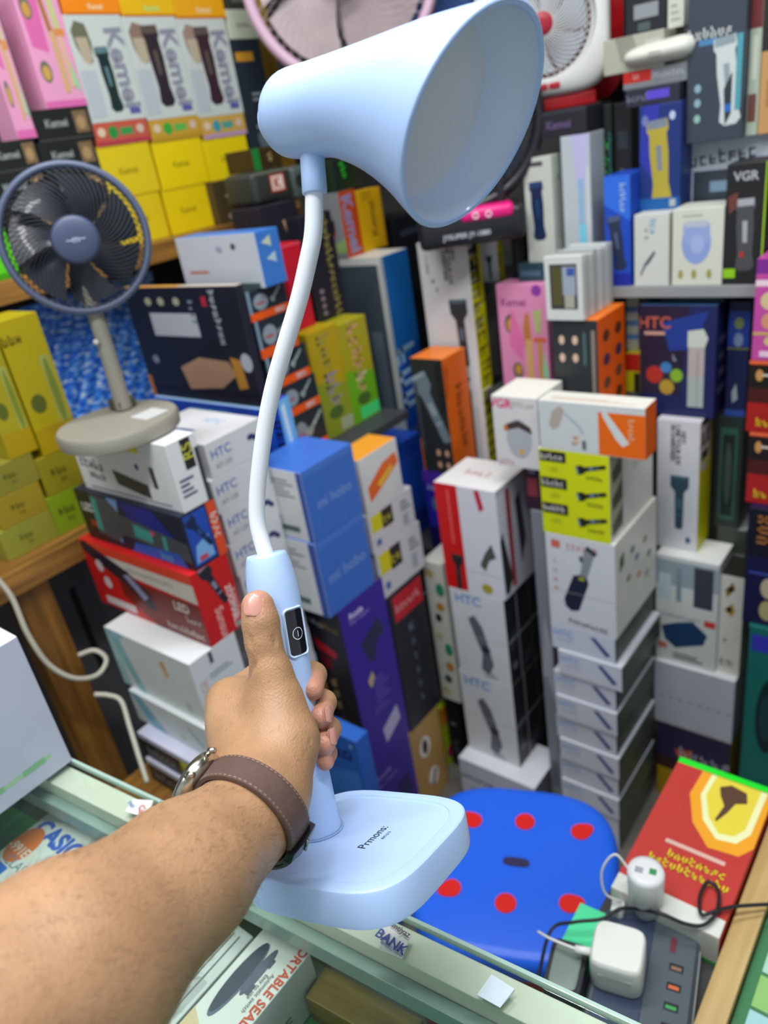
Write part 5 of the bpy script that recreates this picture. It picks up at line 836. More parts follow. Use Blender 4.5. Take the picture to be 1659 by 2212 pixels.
cube('plinth', -.60, -.012, -.73, .98, 0, .06, mat('#c8c8bc', .5), cnt, .001); cube('end_panel', -.60, -.012, .981, .998, .06, .944, CRM, cnt, .001); cube('end_panel', -.60, -.012, -.748, -.731, .06, .944, CRM, cnt, .001)
for s_ in (-.02, -.60): cube('corner_post', s_, s_ + .008, .96, .979, .06, .9435, mat('#b8bcb8', .3, .8, var=0), cnt, .0005)
cube('brown_block', -.046, -.016, .10, .20, .8155, .850, wood('#6a5a2c', '#a08a4c', 8, 1)).parent = cnt
BX.clear()
rec('calculator_box', 'white calculator box with blue brand lettering and orange disc, inside the glass counter', .028, .210, .660, .744, .816, .888, '#dfe4dc',
    {'Z': [T('CASIO', .56, .83, .135, '#3c68c8', 0, .045), E_(.20, .70, .21, .125, '#e27c3c'), T('fx-991EX', .20, .67, .055, '#f4e0d0', 0, .02), T('CLASSWIZ', .62, .60, .06, '#8090a4', 0, 0), E_(.88, .64, .13, .075, '#c8b83c'), E_(.88, .64, .10, .056, '#6c6c58'), T('2', .88, .64, .05, '#d8cc60', 0, .03), R(0, .30, .36, .56, '#2f74d0'), T('552', .19, .48, .07, '#eef4fc', 0, .03), T('functions', .19, .42, .04, '#d8e8fa'), T('2-way', .17, .35, .045, '#d8e8fa'), R(.42, .0, .92, .48, '#4c544c'), R(.50, .26, .84, .40, '#88b8a0'), R(.55, .43, .8, .455, '#c8d0c8'), R(0, 0, .36, .28, '#5a90d8')]}, dict(cat='box'))
rec('sealing_machine_box', 'white portable sealing machine box with red lettering, under the glass by the forearm', .070, .235, .384, .437, .816, .880, {'': '#d4d6d6', 'Z': '#e6e8e2'},
    {'Z': [('p', [(0, 0), (.9, 0), (.75, .30), (.35, .42), (0, .48)], '#dcc8a0'), ('p', [(.05, .30), (.30, .40), (.42, .28), (.2, .16)], '#e8dcc0'), E_(.24, .30, .06, .04, '#c87854'), E_(.62, .32, .12, .06, '#cc9470'), ('p', [(.5, .24), (.8, .30), (.86, .18), (.6, .12)], '#c88c68'), ('p', [(.25, .06), (.55, .18), (.62, .08), (.4, .0)], '#cc8a60'), E_(.30, .70, .15, .22, '#6c7486'), E_(.28, .71, .14, .21, '#4c5260'), E_(.50, .78, .08, .14, '#666c7c'), R(.54, .66, .62, .72, '#5c6272'), R(.54, .82, .61, .87, '#5c6272'), T('PORTABLE SEALING MACHINE', .90, .56, .06, '#d8583c', -90, .02), T('Easy to use', .66, .72, .022, '#5a5c60', -90), T('Automatic switch', .745, .70, .022, '#5a5c60', -90)],
     'Y': [LN(.1, .2, .55, .8, 5, '#8a8c90'), T('CE', .72, .3, .2, '#6a6c70')]}, {})
rec('document_box', 'white box with fine printed lines, left of the sealing machine box under the glass', .075, .222, .445, .520, .816, .872, '#d4d8d4', {'Z': [LN(.70, .4, .95, .95, 1, '#b8bcb8')] + [R(.55 + .1 * k, .35, .57 + .1 * k, .95, '#70767a') for k in range(4)], 'Y': [LN(.1, .2, .9, .8, 5, '#8a8c90')]}, {})
rec('earbud_box', 'white box with dark oval print at the bottom edge, under the glass', .060, .188, .285, .365, .816, .866, '#dadeda', {'Z': [E_(.5, .52, .22, .2, '#6c8c90'), LN(.1, .1, .4, .2, 2)]}, {})
rec('cable_box', 'lavender white box cut by the bottom edge beside the forearm, under the glass', -.06, .060, .395, .470, .816, .872, '#ccd0e4', {'Z': [R(.6, .75, .9, .9, '#b8a8d8')]}, {})
rec('router_box', 'large white box with green line print on the counter at the left edge', -.12, .229, .712, .930, .9512, 1.116, {'': '#c3c8dc', 'Z': '#e4e6ee'},
    {'Y': [R(.72, .125, .95, .155, '#a4d0a8'), R(.76, .12, .80, .16, '#86bc8c'), R(.86, .12, .93, .16, '#86bc8c'), E_(.685, .14, .016, .035, '#7cb484'), ('ring', .50, .25, .10, .22, .82, '#9ccce8'), LN(.1, .5, .35, .7, 3, '#a8aec4')], 'Z': [R(.3, .2, .5, .25, '#d8c070')]}, {})
for b in BX: build_box(b)
def paper(name, pts, z, m, label, cat, txt=()):
    """thin curled sticker or sheet with real thickness"""
    n = len(pts); v = [(x, y, z) for x, y in pts] + [(x, y, z + .0006 + .0012 * ((i * 37) % 3)) for i, (x, y) in enumerate(pts)]; c = np.mean(pts, 0)
    f = [tuple(range(n))[::-1], tuple(range(n, 2 * n))] + [(i, (i + 1) % n, n + (i + 1) % n, n + i) for i in range(n)]
    o = pyd(name, v, f, None, m); tag(o, label, cat); fixn(o)
    for s, u, w_, h, c_, a in txt:
        vs, fs, wd = text_mesh(s, .02); pyd('printed_lettering', [(x, y, z + .0036) for x, y in rot2([((q[0] - wd / 2) * h, (q[1] - .35) * h) for q in vs], u, w_, math.radians(a))], fs, o, mat(c_, .5, var=0))
    return o
def gz(p, z=.9525): q = onZ(p, z); return (q[0], q[1])
ST = mat('#dfe2de', .6, var=.06, scale=80)
paper('sticker', [gz(p) for p in ((270, 1752), (288, 1728), (332, 1732), (318, 1766))], .9516, ST, 'crumpled white sticker with red print on the counter rail left of the watch', 'sticker', [('Cash', *gz((306, 1757)), .006, '#cc6a60', -125), ('PAY', *gz((284, 1743)), .004, '#4a64a8', -100)])
paper('sticker', [gz(p) for p in ((822, 2022), (828, 1995), (852, 2003), (888, 2018), (868, 2070), (824, 2052))], .9516, ST, 'worn white bank sticker on the counter rail below the lamp base', 'sticker', [('BANK', *gz((846, 2041)), .0075, '#3c4e9c', -92), ('Imtiyaz', *gz((866, 2014)), .0045, '#3a3c44', -92), ('BASED DAI', *gz((846, 2054)), .003, '#6c9cb0', -92)])
paper('sticker', [gz(p) for p in ((1030, 2148), (1062, 2106), (1112, 2140), (1080, 2176))], .9516, mat('#cfe0e8', .5, var=.2, scale=60), 'pale blue square sticker on the counter rail near the bottom edge', 'sticker')
# ================================================================== side table with the power strip
tb = empty('side_table', (.64, .06, 0), 'low table behind the counter carrying the power strip and red packet', 'table')
cube('table_top', -.24, .225, -.27, .228, .552, .574, mat('#3a3a3c', .5, var=.1), tb, .001)
for sx in (-.22, .19):
    for sy in (-.25, .190): cube('leg', sx, sx + .03, sy, sy + .03, 0, .551, WDV, tb, .001)
ledge = tag(cube('wooden_ledge', .40, .862, .112, .140, .5745, .612, wood('#b0925a', '#d0b47c', 5, 0), None, .001), 'light wooden strip along the right of the red packet', 'board')
BX.clear()
rec('herbal_packet', 'red packet with orange and yellow shield emblem lying beside the blue stool', .598, .848, .143, .272, .5745, .626, {'': '#b8322c', 'Z': '#bc3a34', 'X': '#d4d8d0'},
    {'Z': [R(0, .955, 1, 1, '#1ce02c'), ('p', [(.28, .95), (1, .95), (1, .56), (.90, .48), (.62, .46), (.40, .58), (.26, .76)], '#eea428'), ('p', [(.38, .95), (.94, .95), (.93, .64), (.84, .55), (.66, .53), (.48, .62), (.36, .78)], '#ecefb4'), ('p', [(.43, .95), (.88, .95), (.87, .66), (.80, .59), (.66, .57), (.52, .65), (.41, .79)], '#e4d244'), ('p', [(.50, .88), (.60, .92), (.76, .90), (.80, .83), (.70, .80), (.66, .72), (.60, .64), (.58, .65), (.61, .76), (.54, .82)], '#5a4030'), R(.25, .39, .82, .415, '#dcb4a8'), ('w', 8, .60, .335, .05, '#d8d41c', 0), ('w', 11, .56, .27, .05, '#d8d41c', 0), R(0, .0, 1, .10, '#d8dcd4')], 'X': [R(0, 0, 1, .12, '#2cb83c')]}, dict(cat='packet'))
rec('checked_tray_box', 'green and white checked box with red corner at the lower right edge', .42, .860, -.10, .1105, .5745, .596, '#3f7a50',
    {'Z': [R(.06 + .30 * i, .02 + .10 * j, .33 + .30 * i, .11 + .10 * j, ['#a8d4c0', '#8cbc64', '#a4d0d4', '#90c070'][(i + j) % 4]) for i in range(3) for j in range(9)] + [('p', [(.35, 0), (1, 0), (1, .75), (.72, .55)], '#d8ccb4'), ('p', [(.50, 0), (1, 0), (1, .50), (.78, .36)], '#c8302c')]}, {})
for b in BX: build_box(b)
gp = paper('green_sheet', [gz(p, .5755) for p in ((1254, 1950), (1362, 1998), (1330, 2050), (1255, 2140), (1170, 2150), (1205, 2050))], .5748, mat('#4fdc9c', .5, var=.04), 'mint green sheet under the white charger beside the stool', 'paper')
strip = empty('power_strip', (.520, .203, .5752), 'dark grey power strip with sockets, ports and a red light', 'power strip', rot=(0, 0, math.radians(12)))
SG = mat('#4b565e', .45, var=.05)
o = loft('body', [[(q[0] * .96, q[1] * .96, 0) for q in sq(.092, .055, 8, 0, 64)], sq(.092, .055, 8, .004, 64), sq(.092, .055, 8, .024, 64), [(q[0] * .95, q[1] * .93, .029) for q in sq(.092, .055, 8, 0, 64)]], SG, strip, smooth=35)
loft('trim_band', [sq(.0935, .0565, 8, .008, 64), sq(.0935, .0565, 8, .013, 64)], mat('#c8ccd0', .4, var=0), strip, (True, True), 30)
cube('socket_bay', -.060, .082, -.004, .048, .0286, .0302, mat('#323e56', .4, var=.05), strip, .0008)
for k in range(4): pt = cube('usb_port', -.046 + .023 * k, -.037 + .023 * k, -.041, -.026, .0286, .0300, mat('#14181a', .4, var=0), strip, .0004); cube('port_tongue', -.0445 + .023 * k, -.0405 + .023 * k, -.039, -.028, .0300, .0304, mat(['#3c9c54', '#3c9c54', '#d06a3c', '#8a6a50'][k], .4, var=0), pt, 0)
lathe('indicator_light', [(.0045, .0286), (.0045, .0298), (.003, .0304)], mat('#e03c48', .3, var=0, emit=.6), strip, 16)
il = bpy.data.objects['indicator_light']; il.location = (-.072, -.030, 0)
cube('power_switch', .045, .064, -.030, -.024, .0286, .0302, mat('#6a2838', .4, var=0), strip, .0004)
def stool_like(): pass
ZT = .5752 + .0304
def rbox(name, hx_, hy_, h_, n_, m, parent=None, top=.9, z0=0.0): return loft(name, [[(q[0] * .94, q[1] * .94, z0) for q in sq(hx_, hy_, n_, 0, 56)], sq(hx_, hy_, n_, z0 + h_ * .08, 56), sq(hx_, hy_, n_, z0 + h_ * .86, 56), [(q[0] * .965, q[1] * .965, z0 + h_ * .96) for q in sq(hx_, hy_, n_, 0, 56)], [(q[0] * top, q[1] * top, z0 + h_) for q in sq(hx_, hy_, n_, 0, 56)]], m, parent, smooth=40)
c0 = onZ((1335, 2045), ZT + .045); ch = empty('wall_charger', (c0[0], c0[1], ZT), 'white cube charger plugged into the power strip', 'charger', rot=(0, 0, math.radians(14)))
rbox('body', .0285, .0285, .047, 5, mat('#e2e4de', .35, var=.02), ch, .90); cube('face_seam', -.0286, -.0280, -.018, .018, .012, .030, mat('#c8cac6', .4, var=0), ch, .0003); cube('prong', -.004, .004, -.010, .010, -.0006, .0005, mat('#8a8c90', .3, 1, var=0), ch, 0)
tube('cable_plug', [(-.008, .028, .034), (-.010, .046, .034)], .0045, mat('#e4e6e2', .4, var=0), ch, 14)
tube('cable', spline([(-.010, .045, .034), (-.004, .075, .030), (.01, .095, .015)], 8), .0016, mat('#e0e2de', .5, var=0), ch, 8)
c1 = onZ((1395, 1880), ZT + .075); uc = empty('usb_adapter', (c1[0], c1[1], ZT), 'white upright round adapter with green port standing on the power strip', 'charger', rot=(0, 0, math.radians(12)))
lathe('body', [(.012, 0), (.0135, .002), (.015, .020), (.0205, .030), (.0215, .070), (.0200, .0745), (.014, .0755)], mat('#dcdee0', .35, var=.02), uc, 36)
cube('port', -.004, .004, -.012, -.004, .0750, .0762, mat('#3c8c54', .4, var=0), uc, .0003); cube('port', -.006, .002, .003, .012, .0750, .0762, mat('#9a9ca4', .4, var=0), uc, .0003)
tube('wire_loop', spline([(.0, .018, .066), (.005, .036, .082), (-.004, .050, .060), (-.012, .046, .030), (-.008, .028, .016)], 10), .0015, mat('#d8dad8', .5, var=0), uc, 8)
c3 = onZ((1338, 1945), ZT + .02); gv = empty('cable_clip', (c3[0], c3[1] + .002, .5752), 'small white and green plug head beside the upright adapter', 'plug', rot=(0, 0, math.radians(10)))
rbox('body', .010, .008, .040, 4, mat('#e2e6e0', .4, var=.02), gv, .8); cube('green_band', -.0106, .0106, -.0086, .0086, .006, .020, mat('#24a834', .4, var=0), gv, .0006)
c2 = onZ((1222, 2085), .625); ba = empty('power_adapter', (c2[0], c2[1], .5760), 'black power adapter with grey top face beside the white charger', 'charger', rot=(0, 0, math.radians(14)))
rbox('body', .034, .022, .046, 7, mat('#1e2228', .45, var=.05), ba, .93); rbox('top_plate', .026, .0155, .002, 7, mat('#76867e', .4, var=.1), ba, .95, z0=.0462)
def cable(name, pts, r, m, label, sub=10):
    o = tube(name, spline(pts, sub), r, m, None, 10); tag(o, label, 'cable'); return o
BLK = mat('#1a1c22', .5, var=0)
def cz(p, z): return onZ(p, z)
cable('power_cable', [cz((1160, 2120), .60), cz((1190, 2010), .60), cz((1240, 1992), .610), cz((1300, 1985), .616), cz((1345, 1962), .622), cz((1420, 1972), .640), cz((1480, 1995), .636), cz((1520, 1998), .634), cz((1548, 1970), .634), cz((1552, 1925), .634), cz((1530, 1905), .634), cz((1512, 1935), .634), cz((1515, 1975), .634), cz((1545, 1968), .636), cz((1590, 1958), .632), cz((1690, 1952), .624)], .0021, BLK, 'thin black cable looping across the red packet')
# ================================================================== blue plastic stool
stl = empty('step_stool', (.702, .483, 0), 'blue plastic stool with red inlaid spots and red legs', 'stool', rot=(0, 0, math.atan2(-.93, .37)))
BLU = mat('#1f63e6', .38, var=.02); RED = mat('#d81c14', .4, var=.02)
NSQ = 3.2; SH = .162
loft('seat', [sq(SH * .90, SH * .90, NSQ, .372, 96), sq(SH * .985, SH * .985, NSQ, .372, 96), sq(SH, SH, NSQ, .378, 96), sq(SH, SH, NSQ, .402, 96), sq(SH * .985, SH * .985, NSQ, .412, 96), sq(SH * .95, SH * .95, NSQ, .418, 96), sq(SH * .88, SH * .88, NSQ, .420, 96), sq(SH * .3, SH * .3, NSQ, .4205, 96)], BLU, stl, smooth=40)
loft('skirt', [sq(SH * .90, SH * .90, NSQ, .300, 96), sq(SH * .88, SH * .88, NSQ, .3715, 96), sq(SH * .84, SH * .84, NSQ, .3715, 96), sq(SH * .86, SH * .86, NSQ, .300, 96)], mat('#b01612', .45, var=.03), stl, (False, False), 40)
for sx in (-1, 1):
    for sy in (-1, 1):
        v, f = tube_mesh([(sx * .118, sy * .118, .302), (sx * .135, sy * .135, .001)], [.028, .020], 20); l_ = pyd('leg', v, f, stl, mat('#b01612', .45, var=.03)); shade_auto(l_, 50)
e1 = np.array([.37, -.93]); e1 /= np.linalg.norm(e1); e2 = np.array([-e1[1], e1[0]])
for i, p in enumerate([(1022, 1772), (1134, 1775), (1254, 1797), (975, 1918), (1092, 1951), (1230, 1952)]):
    q = onZ(p, .4212)[:2] - np.array([.702, .483]); x, y = q @ e1, q @ e2; n = 32; v = []
    for zz_ in (.4190, .4222):
        for k in range(n):
            a = 2 * math.pi * k / n; r = .0165 if i in (1, 4) else .0155 + .0045 * 1.7 * max(0, math.cos(a - [2.6, 0, .6, 3.6, 0, .3][i])) ** 5
            v.append((x + r * math.cos(a), y + r * math.sin(a), zz_))
    f = [(k, (k + 1) % n, n + (k + 1) % n, n + k) for k in range(n)] + [tuple(range(n, 2 * n)), tuple(range(n))[::-1]]
    pyd('inlaid_spot', v, f, stl, RED)
hq = onZ((1115, 1862), .4212)[:2] - np.array([.702, .483])
loft('hand_slot', [[(hq @ e1 + x, hq @ e2 + y, z) for x, y, _ in sq(.0215, .0085, 3, 0, 40)] for z in (.4190, .4216)], mat('#2a2450', .6, var=0), stl, smooth=0)
dv = []; df_ = []
for i in range(26):
    for j in range(26):
        x, y = -.125 + .01 * i + .002 * ((j * 7) % 3), -.125 + .01 * j
        if abs(x) ** 3 + abs(y) ** 3 > .0019 or abs(x) > .13: continue
        b_ = len(dv); r = .0009; dv += [(x - r, y, .4203), (x, y - r, .4203), (x + r, y, .4203), (x, y + r, .4203), (x, y, .4213)]; df_ += [(b_, b_ + 1, b_ + 4), (b_ + 1, b_ + 2, b_ + 4), (b_ + 2, b_ + 3, b_ + 4), (b_ + 3, b_, b_ + 4)]
gd = pyd('grip_dots', dv, df_, stl, BLU); gd['kind'] = 'stuff'
# ================================================================== fans
def frame_to(c, target, roll=0.0, tilt=None):
    ez = np.array(target, float) - np.array(c, float); ez /= np.linalg.norm(ez); ex = np.cross([0, 0, 1.0], ez); ex /= np.linalg.norm(ex); ey = np.cross(ez, ex); return np.array(c, float), ex, ey, ez
def place(fr, base, pts): c, ex, ey, ez = fr; return [c + ex * p[0] + ey * p[1] + ez * p[2] - base for p in pts]
def ringmesh(R_0, r, fr, base, n=64, k=10, sx=1.0):
    v = []; f = []
    for i in range(n):
        a = 2 * math.pi * i / n
        for j in range(k): b_ = 2 * math.pi * j / k; rr = R_0 + r * math.cos(b_); v.append((rr * math.cos(a), rr * math.sin(a), r * sx * math.sin(b_)))
    for i in range(n):
        for j in range(k): f.append((i * k + j, ((i + 1) % n) * k + j, ((i + 1) % n) * k + (j + 1) % k, i * k + (j + 1) % k))
    return place(fr, base, v), f
def fan_head(root, fr, Rf, ring_m, wire_m, blade_m, hub_m, ring_r=.007, nw=48, nb=5, hub=.03, swirl=.9, depth=.03, wire=.0007):
    base = np.array(root.location)
    v, f = ringmesh(Rf, ring_r, fr, base, sx=1.6); o = pyd('guard_ring', v, f, root, ring_m, True)
    vv, ff = [], []
    for s_ in (1, -1):
        for i in range(nw):
            a = 2 * math.pi * i / nw; pts = []
            for t in np.linspace(0, 1, 9):
                r = hub * .9 + (Rf - hub * .9) * t; aa = a + swirl * t * s_; pts.append((r * math.cos(aa), r * math.sin(aa), s_ * (depth * (1 - t ** 2.2) + .004)))
            v, f = tube_mesh(place(fr, base, pts), wire, 5, False); k = len(vv); vv += v; ff += [tuple(k + q for q in g) for g in f]
    g = pyd('guard_wires', vv, ff, root, wire_m, True); g['kind'] = 'stuff'
    for i in range(nb):
        a0 = 2 * math.pi * i / nb; pv = []; pf = []; NT, NR = 7, 6
        for th_ in (0, 1):
            for it in range(NT):
                for ir in range(NR):
                    t = it / (NT - 1); r = hub * .6 + (Rf * .88 - hub * .6) * ir / (NR - 1); aa = a0 + (t - .5) * (1.05 if ir else .7) * (2 * math.pi / nb) * .86 + .35 * ir / NR
                    pv.append((r * math.cos(aa), r * math.sin(aa), (t - .5) * .022 + th_ * .0012))
        n0 = NT * NR
        for it in range(NT - 1):
            for ir in range(NR - 1): q = it * NR + ir; pf += [(q, q + 1, q + NR + 1, q + NR), tuple(n0 + z for z in (q, q + NR, q + NR + 1, q + 1))]
        bo = pyd('blade', place(fr, base, pv), pf, root, blade_m, True); fixn(bo)
    hv = []; n = 36; prof = [(hub, -.012), (hub, depth * .7), (hub * .96, depth + .004), (hub * .8, depth + .007), (hub * .3, depth + .008)]
    for r, z in prof: hv += [(r * math.cos(2 * math.pi * j / n), r * math.sin(2 * math.pi * j / n), z) for j in range(n)]
    hf_ = [(i * n + j, i * n + (j + 1) % n, (i + 1) * n + (j + 1) % n, (i + 1) * n + j) for i in range(len(prof) - 1) for j in range(n)] + [tuple((len(prof) - 1) * n + j for j in range(n)), tuple(range(n))[::-1]]
    ho = pyd('hub', place(fr, base, hv), hf_, root, hub_m, True); fixn(ho); return ho
camt = np.array([0, 0, 1.5])
# grey standing fan on the left pile
fz = FANZ = 1.1632
f1 = empty('standing_fan', (.566, .995, fz), 'grey standing desk fan with round dark head on the left pile', 'fan')
TP = mat('#8f8b7f', .45, var=.03); SLT = mat('#566078', .4, var=.03)
loft('base', [sq(.078, .078, 2.2, 0, 72), sq(.085, .085, 2.2, .003, 72), sq(.086, .086, 2.2, .019, 72), sq(.083, .083, 2.2, .0235, 72), sq(.05, .05, 2.2, .0245, 72)], TP, f1, smooth=40)
cube('control_panel', .010, .050, -.060, -.020, .0240, .0255, mat('#c8ccca', .3, var=.02), f1, .001)
cube('hinge', .022, .052, .018, .052, .0245, .042, mat('#4a483e', .5, var=.1), f1, .004)
pb = np.array([.599, 1.022, 1.19]) - np.array(f1.location)
v, f = tube_mesh([pb, pb + np.array([.002, 0, .10]), pb + np.array([.004, .004, .20])], [.0125, .0115, .0105], 20); po = pyd('pole', v, f, f1, TP); shade_auto(po, 60)
lathe('pole_button', [(.004, 0), (.004, .003), (.002, .0035)], mat('#c4c2b8', .4, var=0), f1, 16, axis='x')
pbt = bpy.data.objects['pole_button']; pbt.location = tuple(pb + np.array([-.0125, -.004, .105])); pbt.rotation_euler = (0, 0, math.radians(225))
hc = np.array([.603, 1.015, 1.432]); fr1 = frame_to(hc, camt)
hb = fan_head(f1, fr1, .094, SLT, mat('#2b303a', .4, var=0), mat('#2c3038', .35, var=.05, coat=.2), mat('#48526e', .4, var=.02), .0055, 60, 7, .032, .8, .022, .0006)
vs, fs, wd = text_mesh('~m~', .02); pyd('printed_lettering', place(fr1, np.array(f1.location), [((q[0] - wd / 2) * .009, (q[1] - .35) * .009, .0312) for q in vs], ), fs, hb, mat('#a8b4d0', .5, var=0))
v, f = tube_mesh(place(fr1, np.array(f1.location), [(0, 0, -.012), (0, 0, -.055)]), [.034, .026], 28); mo = pyd('motor_housing', v, f, f1, SLT); shade_auto(mo, 50)
# black fan under the shade
q = onD((1016, 470), 1.47); f2 = empty('desk_fan', (q[0], q[1], 1.2812), 'black desk fan with magenta control panel under the lamp shade', 'fan')
dirc = -np.array([q[0], q[1], 0]) / math.hypot(q[0], q[1]); fr2 = frame_to((q[0], q[1], 1.2812), np.array([q[0], q[1], 1.2812]) + dirc); BKF = mat('#1b1c22', .35, var=.03, coat=.2)
def boxat(name, fr, base, x0, x1, y0, y1, z0, z1, m, parent, bev=.006):
    bm = boxbm(x0, x1, y0, y1, z0, z1, bev, 3)
    for v in bm.verts: v.co = Vector(place(fr, base, [tuple(v.co)])[0])
    o = frombm(name, bm, parent, [m]); fixn(o); shade_auto(o, 50); return o
b2 = np.array(f2.location)
boxat('base', fr2, b2, -.100, .100, .0, .062, -.05, .05, BKF, f2, .012)
boxat('control_panel', fr2, b2, -.020, .082, .040, .066, -.02, .053, mat('#e0187c', .35, var=.02), f2, .010)
for xx in (.010, .034): v, f = ringmesh(.005, .0012, (np.array(place(fr2, np.zeros(3), [(xx, .052, .0535)])[0]),) + fr2[1:], b2, 24, 6); pyd('knob', v, f, f2, mat('#e8e4e4', .4, var=0), True)
vs, fs, wd = text_mesh('JYSUPER JY-1880', .02); pyd('printed_lettering', place(fr2, b2, [((q_[0] - wd / 2) * .0088 - .01, (q_[1]) * .0088 + .016, .0504) for q_ in vs]), fs, f2, mat('#b8bcc4', .5, var=0))
h2 = np.array([q[0], q[1], 1.2812]) + np.array([0, 0, .205]) - dirc * .01
fan_head(f2, frame_to(h2, h2 + dirc + np.array([0, 0, .02])), .140, BKF, mat('#26282e', .4, var=0), mat('#2a3448', .35, var=.1, coat=.2), mat('#d81870', .4, var=0), .012, 44, 5, .032, .6, .03)
for s_ in (-1, 1): boxat('side_arm', fr2, b2, s_ * .060 - .008, s_ * .060 + .008, .055, .115, -.012, .012, BKF, f2, .004)
# white square fan with red back
q = onX((1172, 65), 1.47); f3 = empty('box_fan', (q[0], q[1], 0), 'white square fan with red back shell and spiral grille, right of the lamp rim', 'fan')
f3.location.z = 1.484; b3 = np.array(f3.location); dirc = -np.array([q[0], q[1], 0]) / math.hypot(q[0], q[1]); HF3 = .116
c3_ = np.array([q[0], q[1], 1.484 + HF3 + .024]); fr3 = frame_to(c3_, c3_ + dirc)
def sqring(zl, so, ri, n=80, e=5.0): return [(so * x, so * y, zl) for x, y, _ in sq(1, 1, e, 0, n)]
def circ(zl, r, n=80): return [(r * math.cos(2 * math.pi * i / n), r * math.sin(2 * math.pi * i / n), zl) for i in range(n)]
WHF = mat('#e2e2e0', .4, var=.02)
loft('front_frame', [place(fr3, b3, r_) for r_ in ([(q_[0], q_[1], .018) for q_ in circ(0, .091)], [(q_[0], q_[1], .026) for q_ in circ(0, .093)], sqring(.024, HF3 * .93, 0), sqring(.014, HF3, 0), sqring(-.012, HF3, 0), [(q_[0], q_[1], -.012) for q_ in circ(0, .091)])], WHF, f3, (False, False), 45)
loft('back_shell', [place(fr3, b3, r_) for r_ in (sqring(-.0125, HF3 * 1.02, 0), [(x_ + .012, y_ - .010, z_) for x_, y_, z_ in sqring(-.030, HF3 * 1.12, 0)], [(x_ + .014, y_ - .010, z_) for x_, y_, z_ in sqring(-.070, HF3 * 1.10, 0)], sqring(-.080, HF3 * .95, 0), sqring(-.080, HF3 * .4, 0))], mat('#b01820', .4, var=.03), f3, (False, True), 45)
fan_head(f3, fr3, .089, WHF, WHF, mat('#b4bac4', .35, var=.1), mat('#a02030', .4, var=0), .004, 46, 6, .020, .9, .016, .0008)
for xx in (-.016, .006): boxat('switch', fr3, b3, xx, xx + .020, -.105, -.094, .018, .027, mat('#a81c28', .4, var=0), f3, .002)
boxat('foot', fr3, b3, -.09, .09, -HF3 - .024, -HF3 + .000, -.06, .01, mat('#b01820', .4, var=.03), f3, .004)
# pink rimmed fan and blue fan at the top, standing behind the shade
def tall_fan(name, label, px, s, Rf, zb, ring, wire, blade, hubm, ring_r, back=None):
    c = onD(px, s); d_ = -np.array([c[0], c[1], 0]) / math.hypot(c[0], c[1]); bx_ = c - d_ * .045
    r = empty(name, (bx_[0], bx_[1], zb), label, 'fan'); b_ = np.array(r.location)
    fan_head(r, frame_to(c, c + d_), Rf, ring, wire, blade, hubm, ring_r, 56, 5, .04, .5, .03)
    lathe('base', [(.050, 0), (.052, .004), (.050, .012), (.02, .016)], mat('#2a2a32', .5, var=0), r, 32)
    tube('pole', [(0, 0, .012), (0, 0, c[2] - zb)], .009, mat('#2a2a32', .5, var=0), r, 16)
    v, f = tube_mesh([c - d_ * .005 - b_, c - d_ * .05 - b_], [.045, .03], 28); m_ = pyd('motor_housing', v, f, r, hubm); shade_auto(m_, 50)
    if back is not None:
        bk_ = loft('rear_disc', [place(frame_to(c - d_ * .034, c), b_, circ(0, rr, 64)) for rr in (Rf * .97, Rf * .5, .01)], back, r, (False, True), 30)
    return r
PK = mat('#d9b6cc', .4, var=.02)
tall_fan('pedestal_fan', 'pink rimmed round fan at the top edge above the lamp shade', (733, -62), 1.56, .194, 1.4595, PK, mat('#c8b4bc', .4, var=0), mat('#b8a8a8', .4, var=.25, scale=14), mat('#b4a4a8', .4, var=.02), .0125)
tall_fan('pedestal_fan', 'blue fan with metallic wires at the top edge, right of the pink rimmed fan', (930, -90), 1.62, .135, 1.1785, mat('#2a4a86', .4, var=.02), mat('#8ca4c8', .3, .6, var=0), mat('#3c62a4', .35, var=.1), mat('#2c4c90', .4, var=0), .007)
# ================================================================== the rest
dv_ = empty('handheld_appliance', (1.45, .525, 1.5232), 'white rounded appliance lying on the red and silver lettered box', 'appliance')
rr = []
for t in np.linspace(0, 1, 15):
    e_ = max(0.0, 1 - abs(2 * t - 1) ** 5) ** .5; hh = .0165 * (.85 + .3 * t) * max(e_, .05); rr.append([(.030 * max(e_, .05) * math.cos(a), .062 - .124 * t, .0195 + hh * math.sin(a) + .004 * t) for a in np.linspace(0, 2 * math.pi, 40, endpoint=False)])
loft('body', rr, mat('#d2d4c8', .35, var=.02), dv_, smooth=60); boxat('switch', (np.zeros(3), np.array([1., 0, 0]), np.array([0, 1., 0]), np.array([0, 0, 1.])), np.zeros(3), -.0305, -.028, -.01, .01, .016, .024, mat('#a8aaa2', .4, var=0), dv_, .0008)
bs = empty('foil_roll_pack', (.885, 1.50, .968), 'shiny blue patterned foil pack behind the standing fan pole', 'packaging')
BF = bpy.data.materials.new('blue_foil'); BF.use_nodes = True; nt = BF.node_tree; b_ = nt.nodes['Principled BSDF']; tc = nt.nodes.new('ShaderNodeTexCoord'); mp = nt.nodes.new('ShaderNodeMapping'); mp.inputs['Scale'].default_value = (38, 1, 62); mp.inputs['Rotation'].default_value = (0, .5, 0)
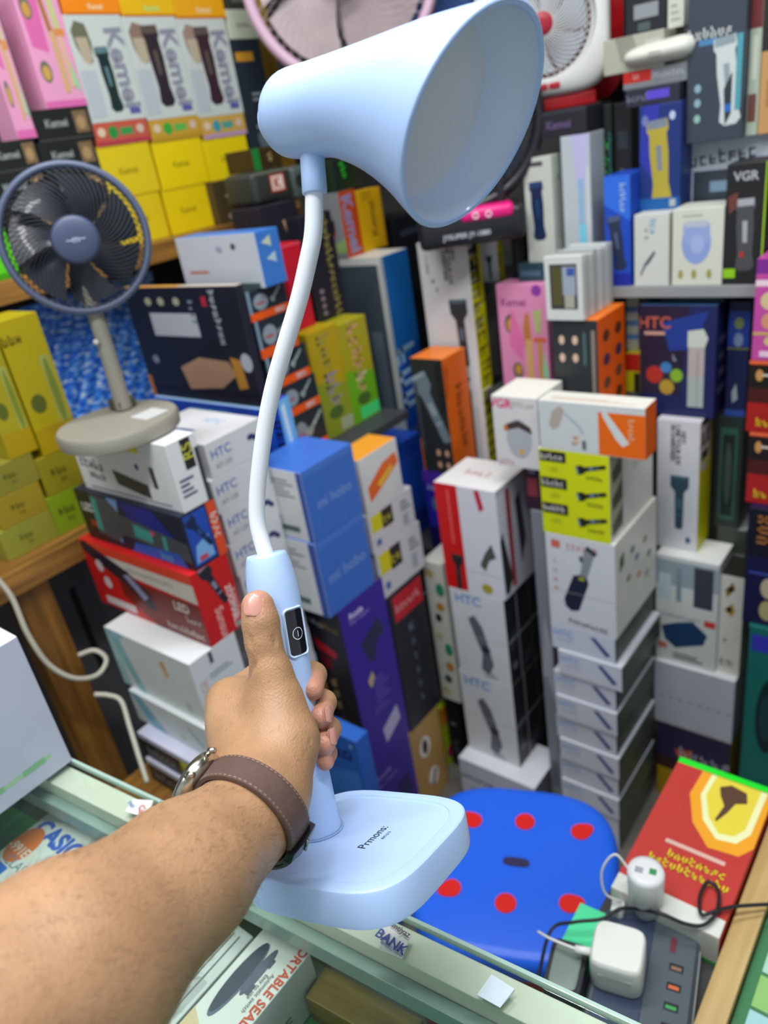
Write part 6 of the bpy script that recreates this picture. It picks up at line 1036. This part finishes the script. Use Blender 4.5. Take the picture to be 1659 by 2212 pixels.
n1 = nt.nodes.new('ShaderNodeTexNoise'); n1.inputs['Scale'].default_value = 1.6; n1.inputs['Detail'].default_value = 1.5; rmp = nt.nodes.new('ShaderNodeValToRGB'); rmp.color_ramp.elements[0].position = .38; rmp.color_ramp.elements[0].color = lin('#1c5ce0') + (1,); rmp.color_ramp.elements[1].position = .68; rmp.color_ramp.elements[1].color = lin('#e4f2ff') + (1,)
e_ = rmp.color_ramp.elements.new(.55); e_.color = lin('#4a9cf8') + (1,)
nt.links.new(tc.outputs['Object'], mp.inputs[0]); nt.links.new(mp.outputs[0], n1.inputs[0]); nt.links.new(n1.outputs['Fac'], rmp.inputs[0]); nt.links.new(rmp.outputs[0], b_.inputs['Base Color']); b_.inputs['Roughness'].default_value = .35
v = []; f = []; NX, NZ = 40, 30
for s_ in (0, 1):
    for i in range(NX + 1):
        for j in range(NZ + 1): v.append((-.16 + .32 * i / NX, s_ * .03 - (.004 * math.sin(i * 1.3) * math.sin(j * 1.1) if not s_ else 0), .335 * j / NZ))
n_ = (NX + 1) * (NZ + 1)
for i in range(NX):
    for j in range(NZ): a = i * (NZ + 1) + j; f += [(a, a + NZ + 1, a + NZ + 2, a + 1), tuple(n_ + q_ for q_ in (a, a + 1, a + NZ + 2, a + NZ + 1))]
for i in range(NX): a, b2_ = i * (NZ + 1), (i + 1) * (NZ + 1); f += [(a, n_ + a, n_ + b2_, b2_), (a + NZ, b2_ + NZ, n_ + b2_ + NZ, n_ + a + NZ)]
for j in range(NZ): a = j; b2_ = NX * (NZ + 1) + j; f += [(a, a + 1, n_ + a + 1, n_ + a), (b2_, n_ + b2_, n_ + b2_ + 1, b2_ + 1)]
pyd('foil_sheet', v, f, bs, BF, False)
IV = mat('#c4c0b0', .5, var=.05)
cable('power_cable', [onY(p, y) for p, y in (((-20, 1235), 1.16), ((25, 1290), 1.15), ((60, 1370), 1.14), ((105, 1435), 1.13), ((160, 1465), 1.12), ((210, 1458), 1.12), ((230, 1425), 1.13), ((205, 1405), 1.15), ((170, 1415), 1.17))], .0042, IV, 'ivory cable looping in front of the wooden table leg')
cable('power_cable', [onY(p, y) for p, y in (((205, 1500), 1.10), ((235, 1502), 1.08), ((262, 1515), 1.06), ((280, 1570), 1.03), ((300, 1635), 1.0), ((318, 1690), .975))], .0040, IV, 'ivory cable running down between the table leg and the white boxes')
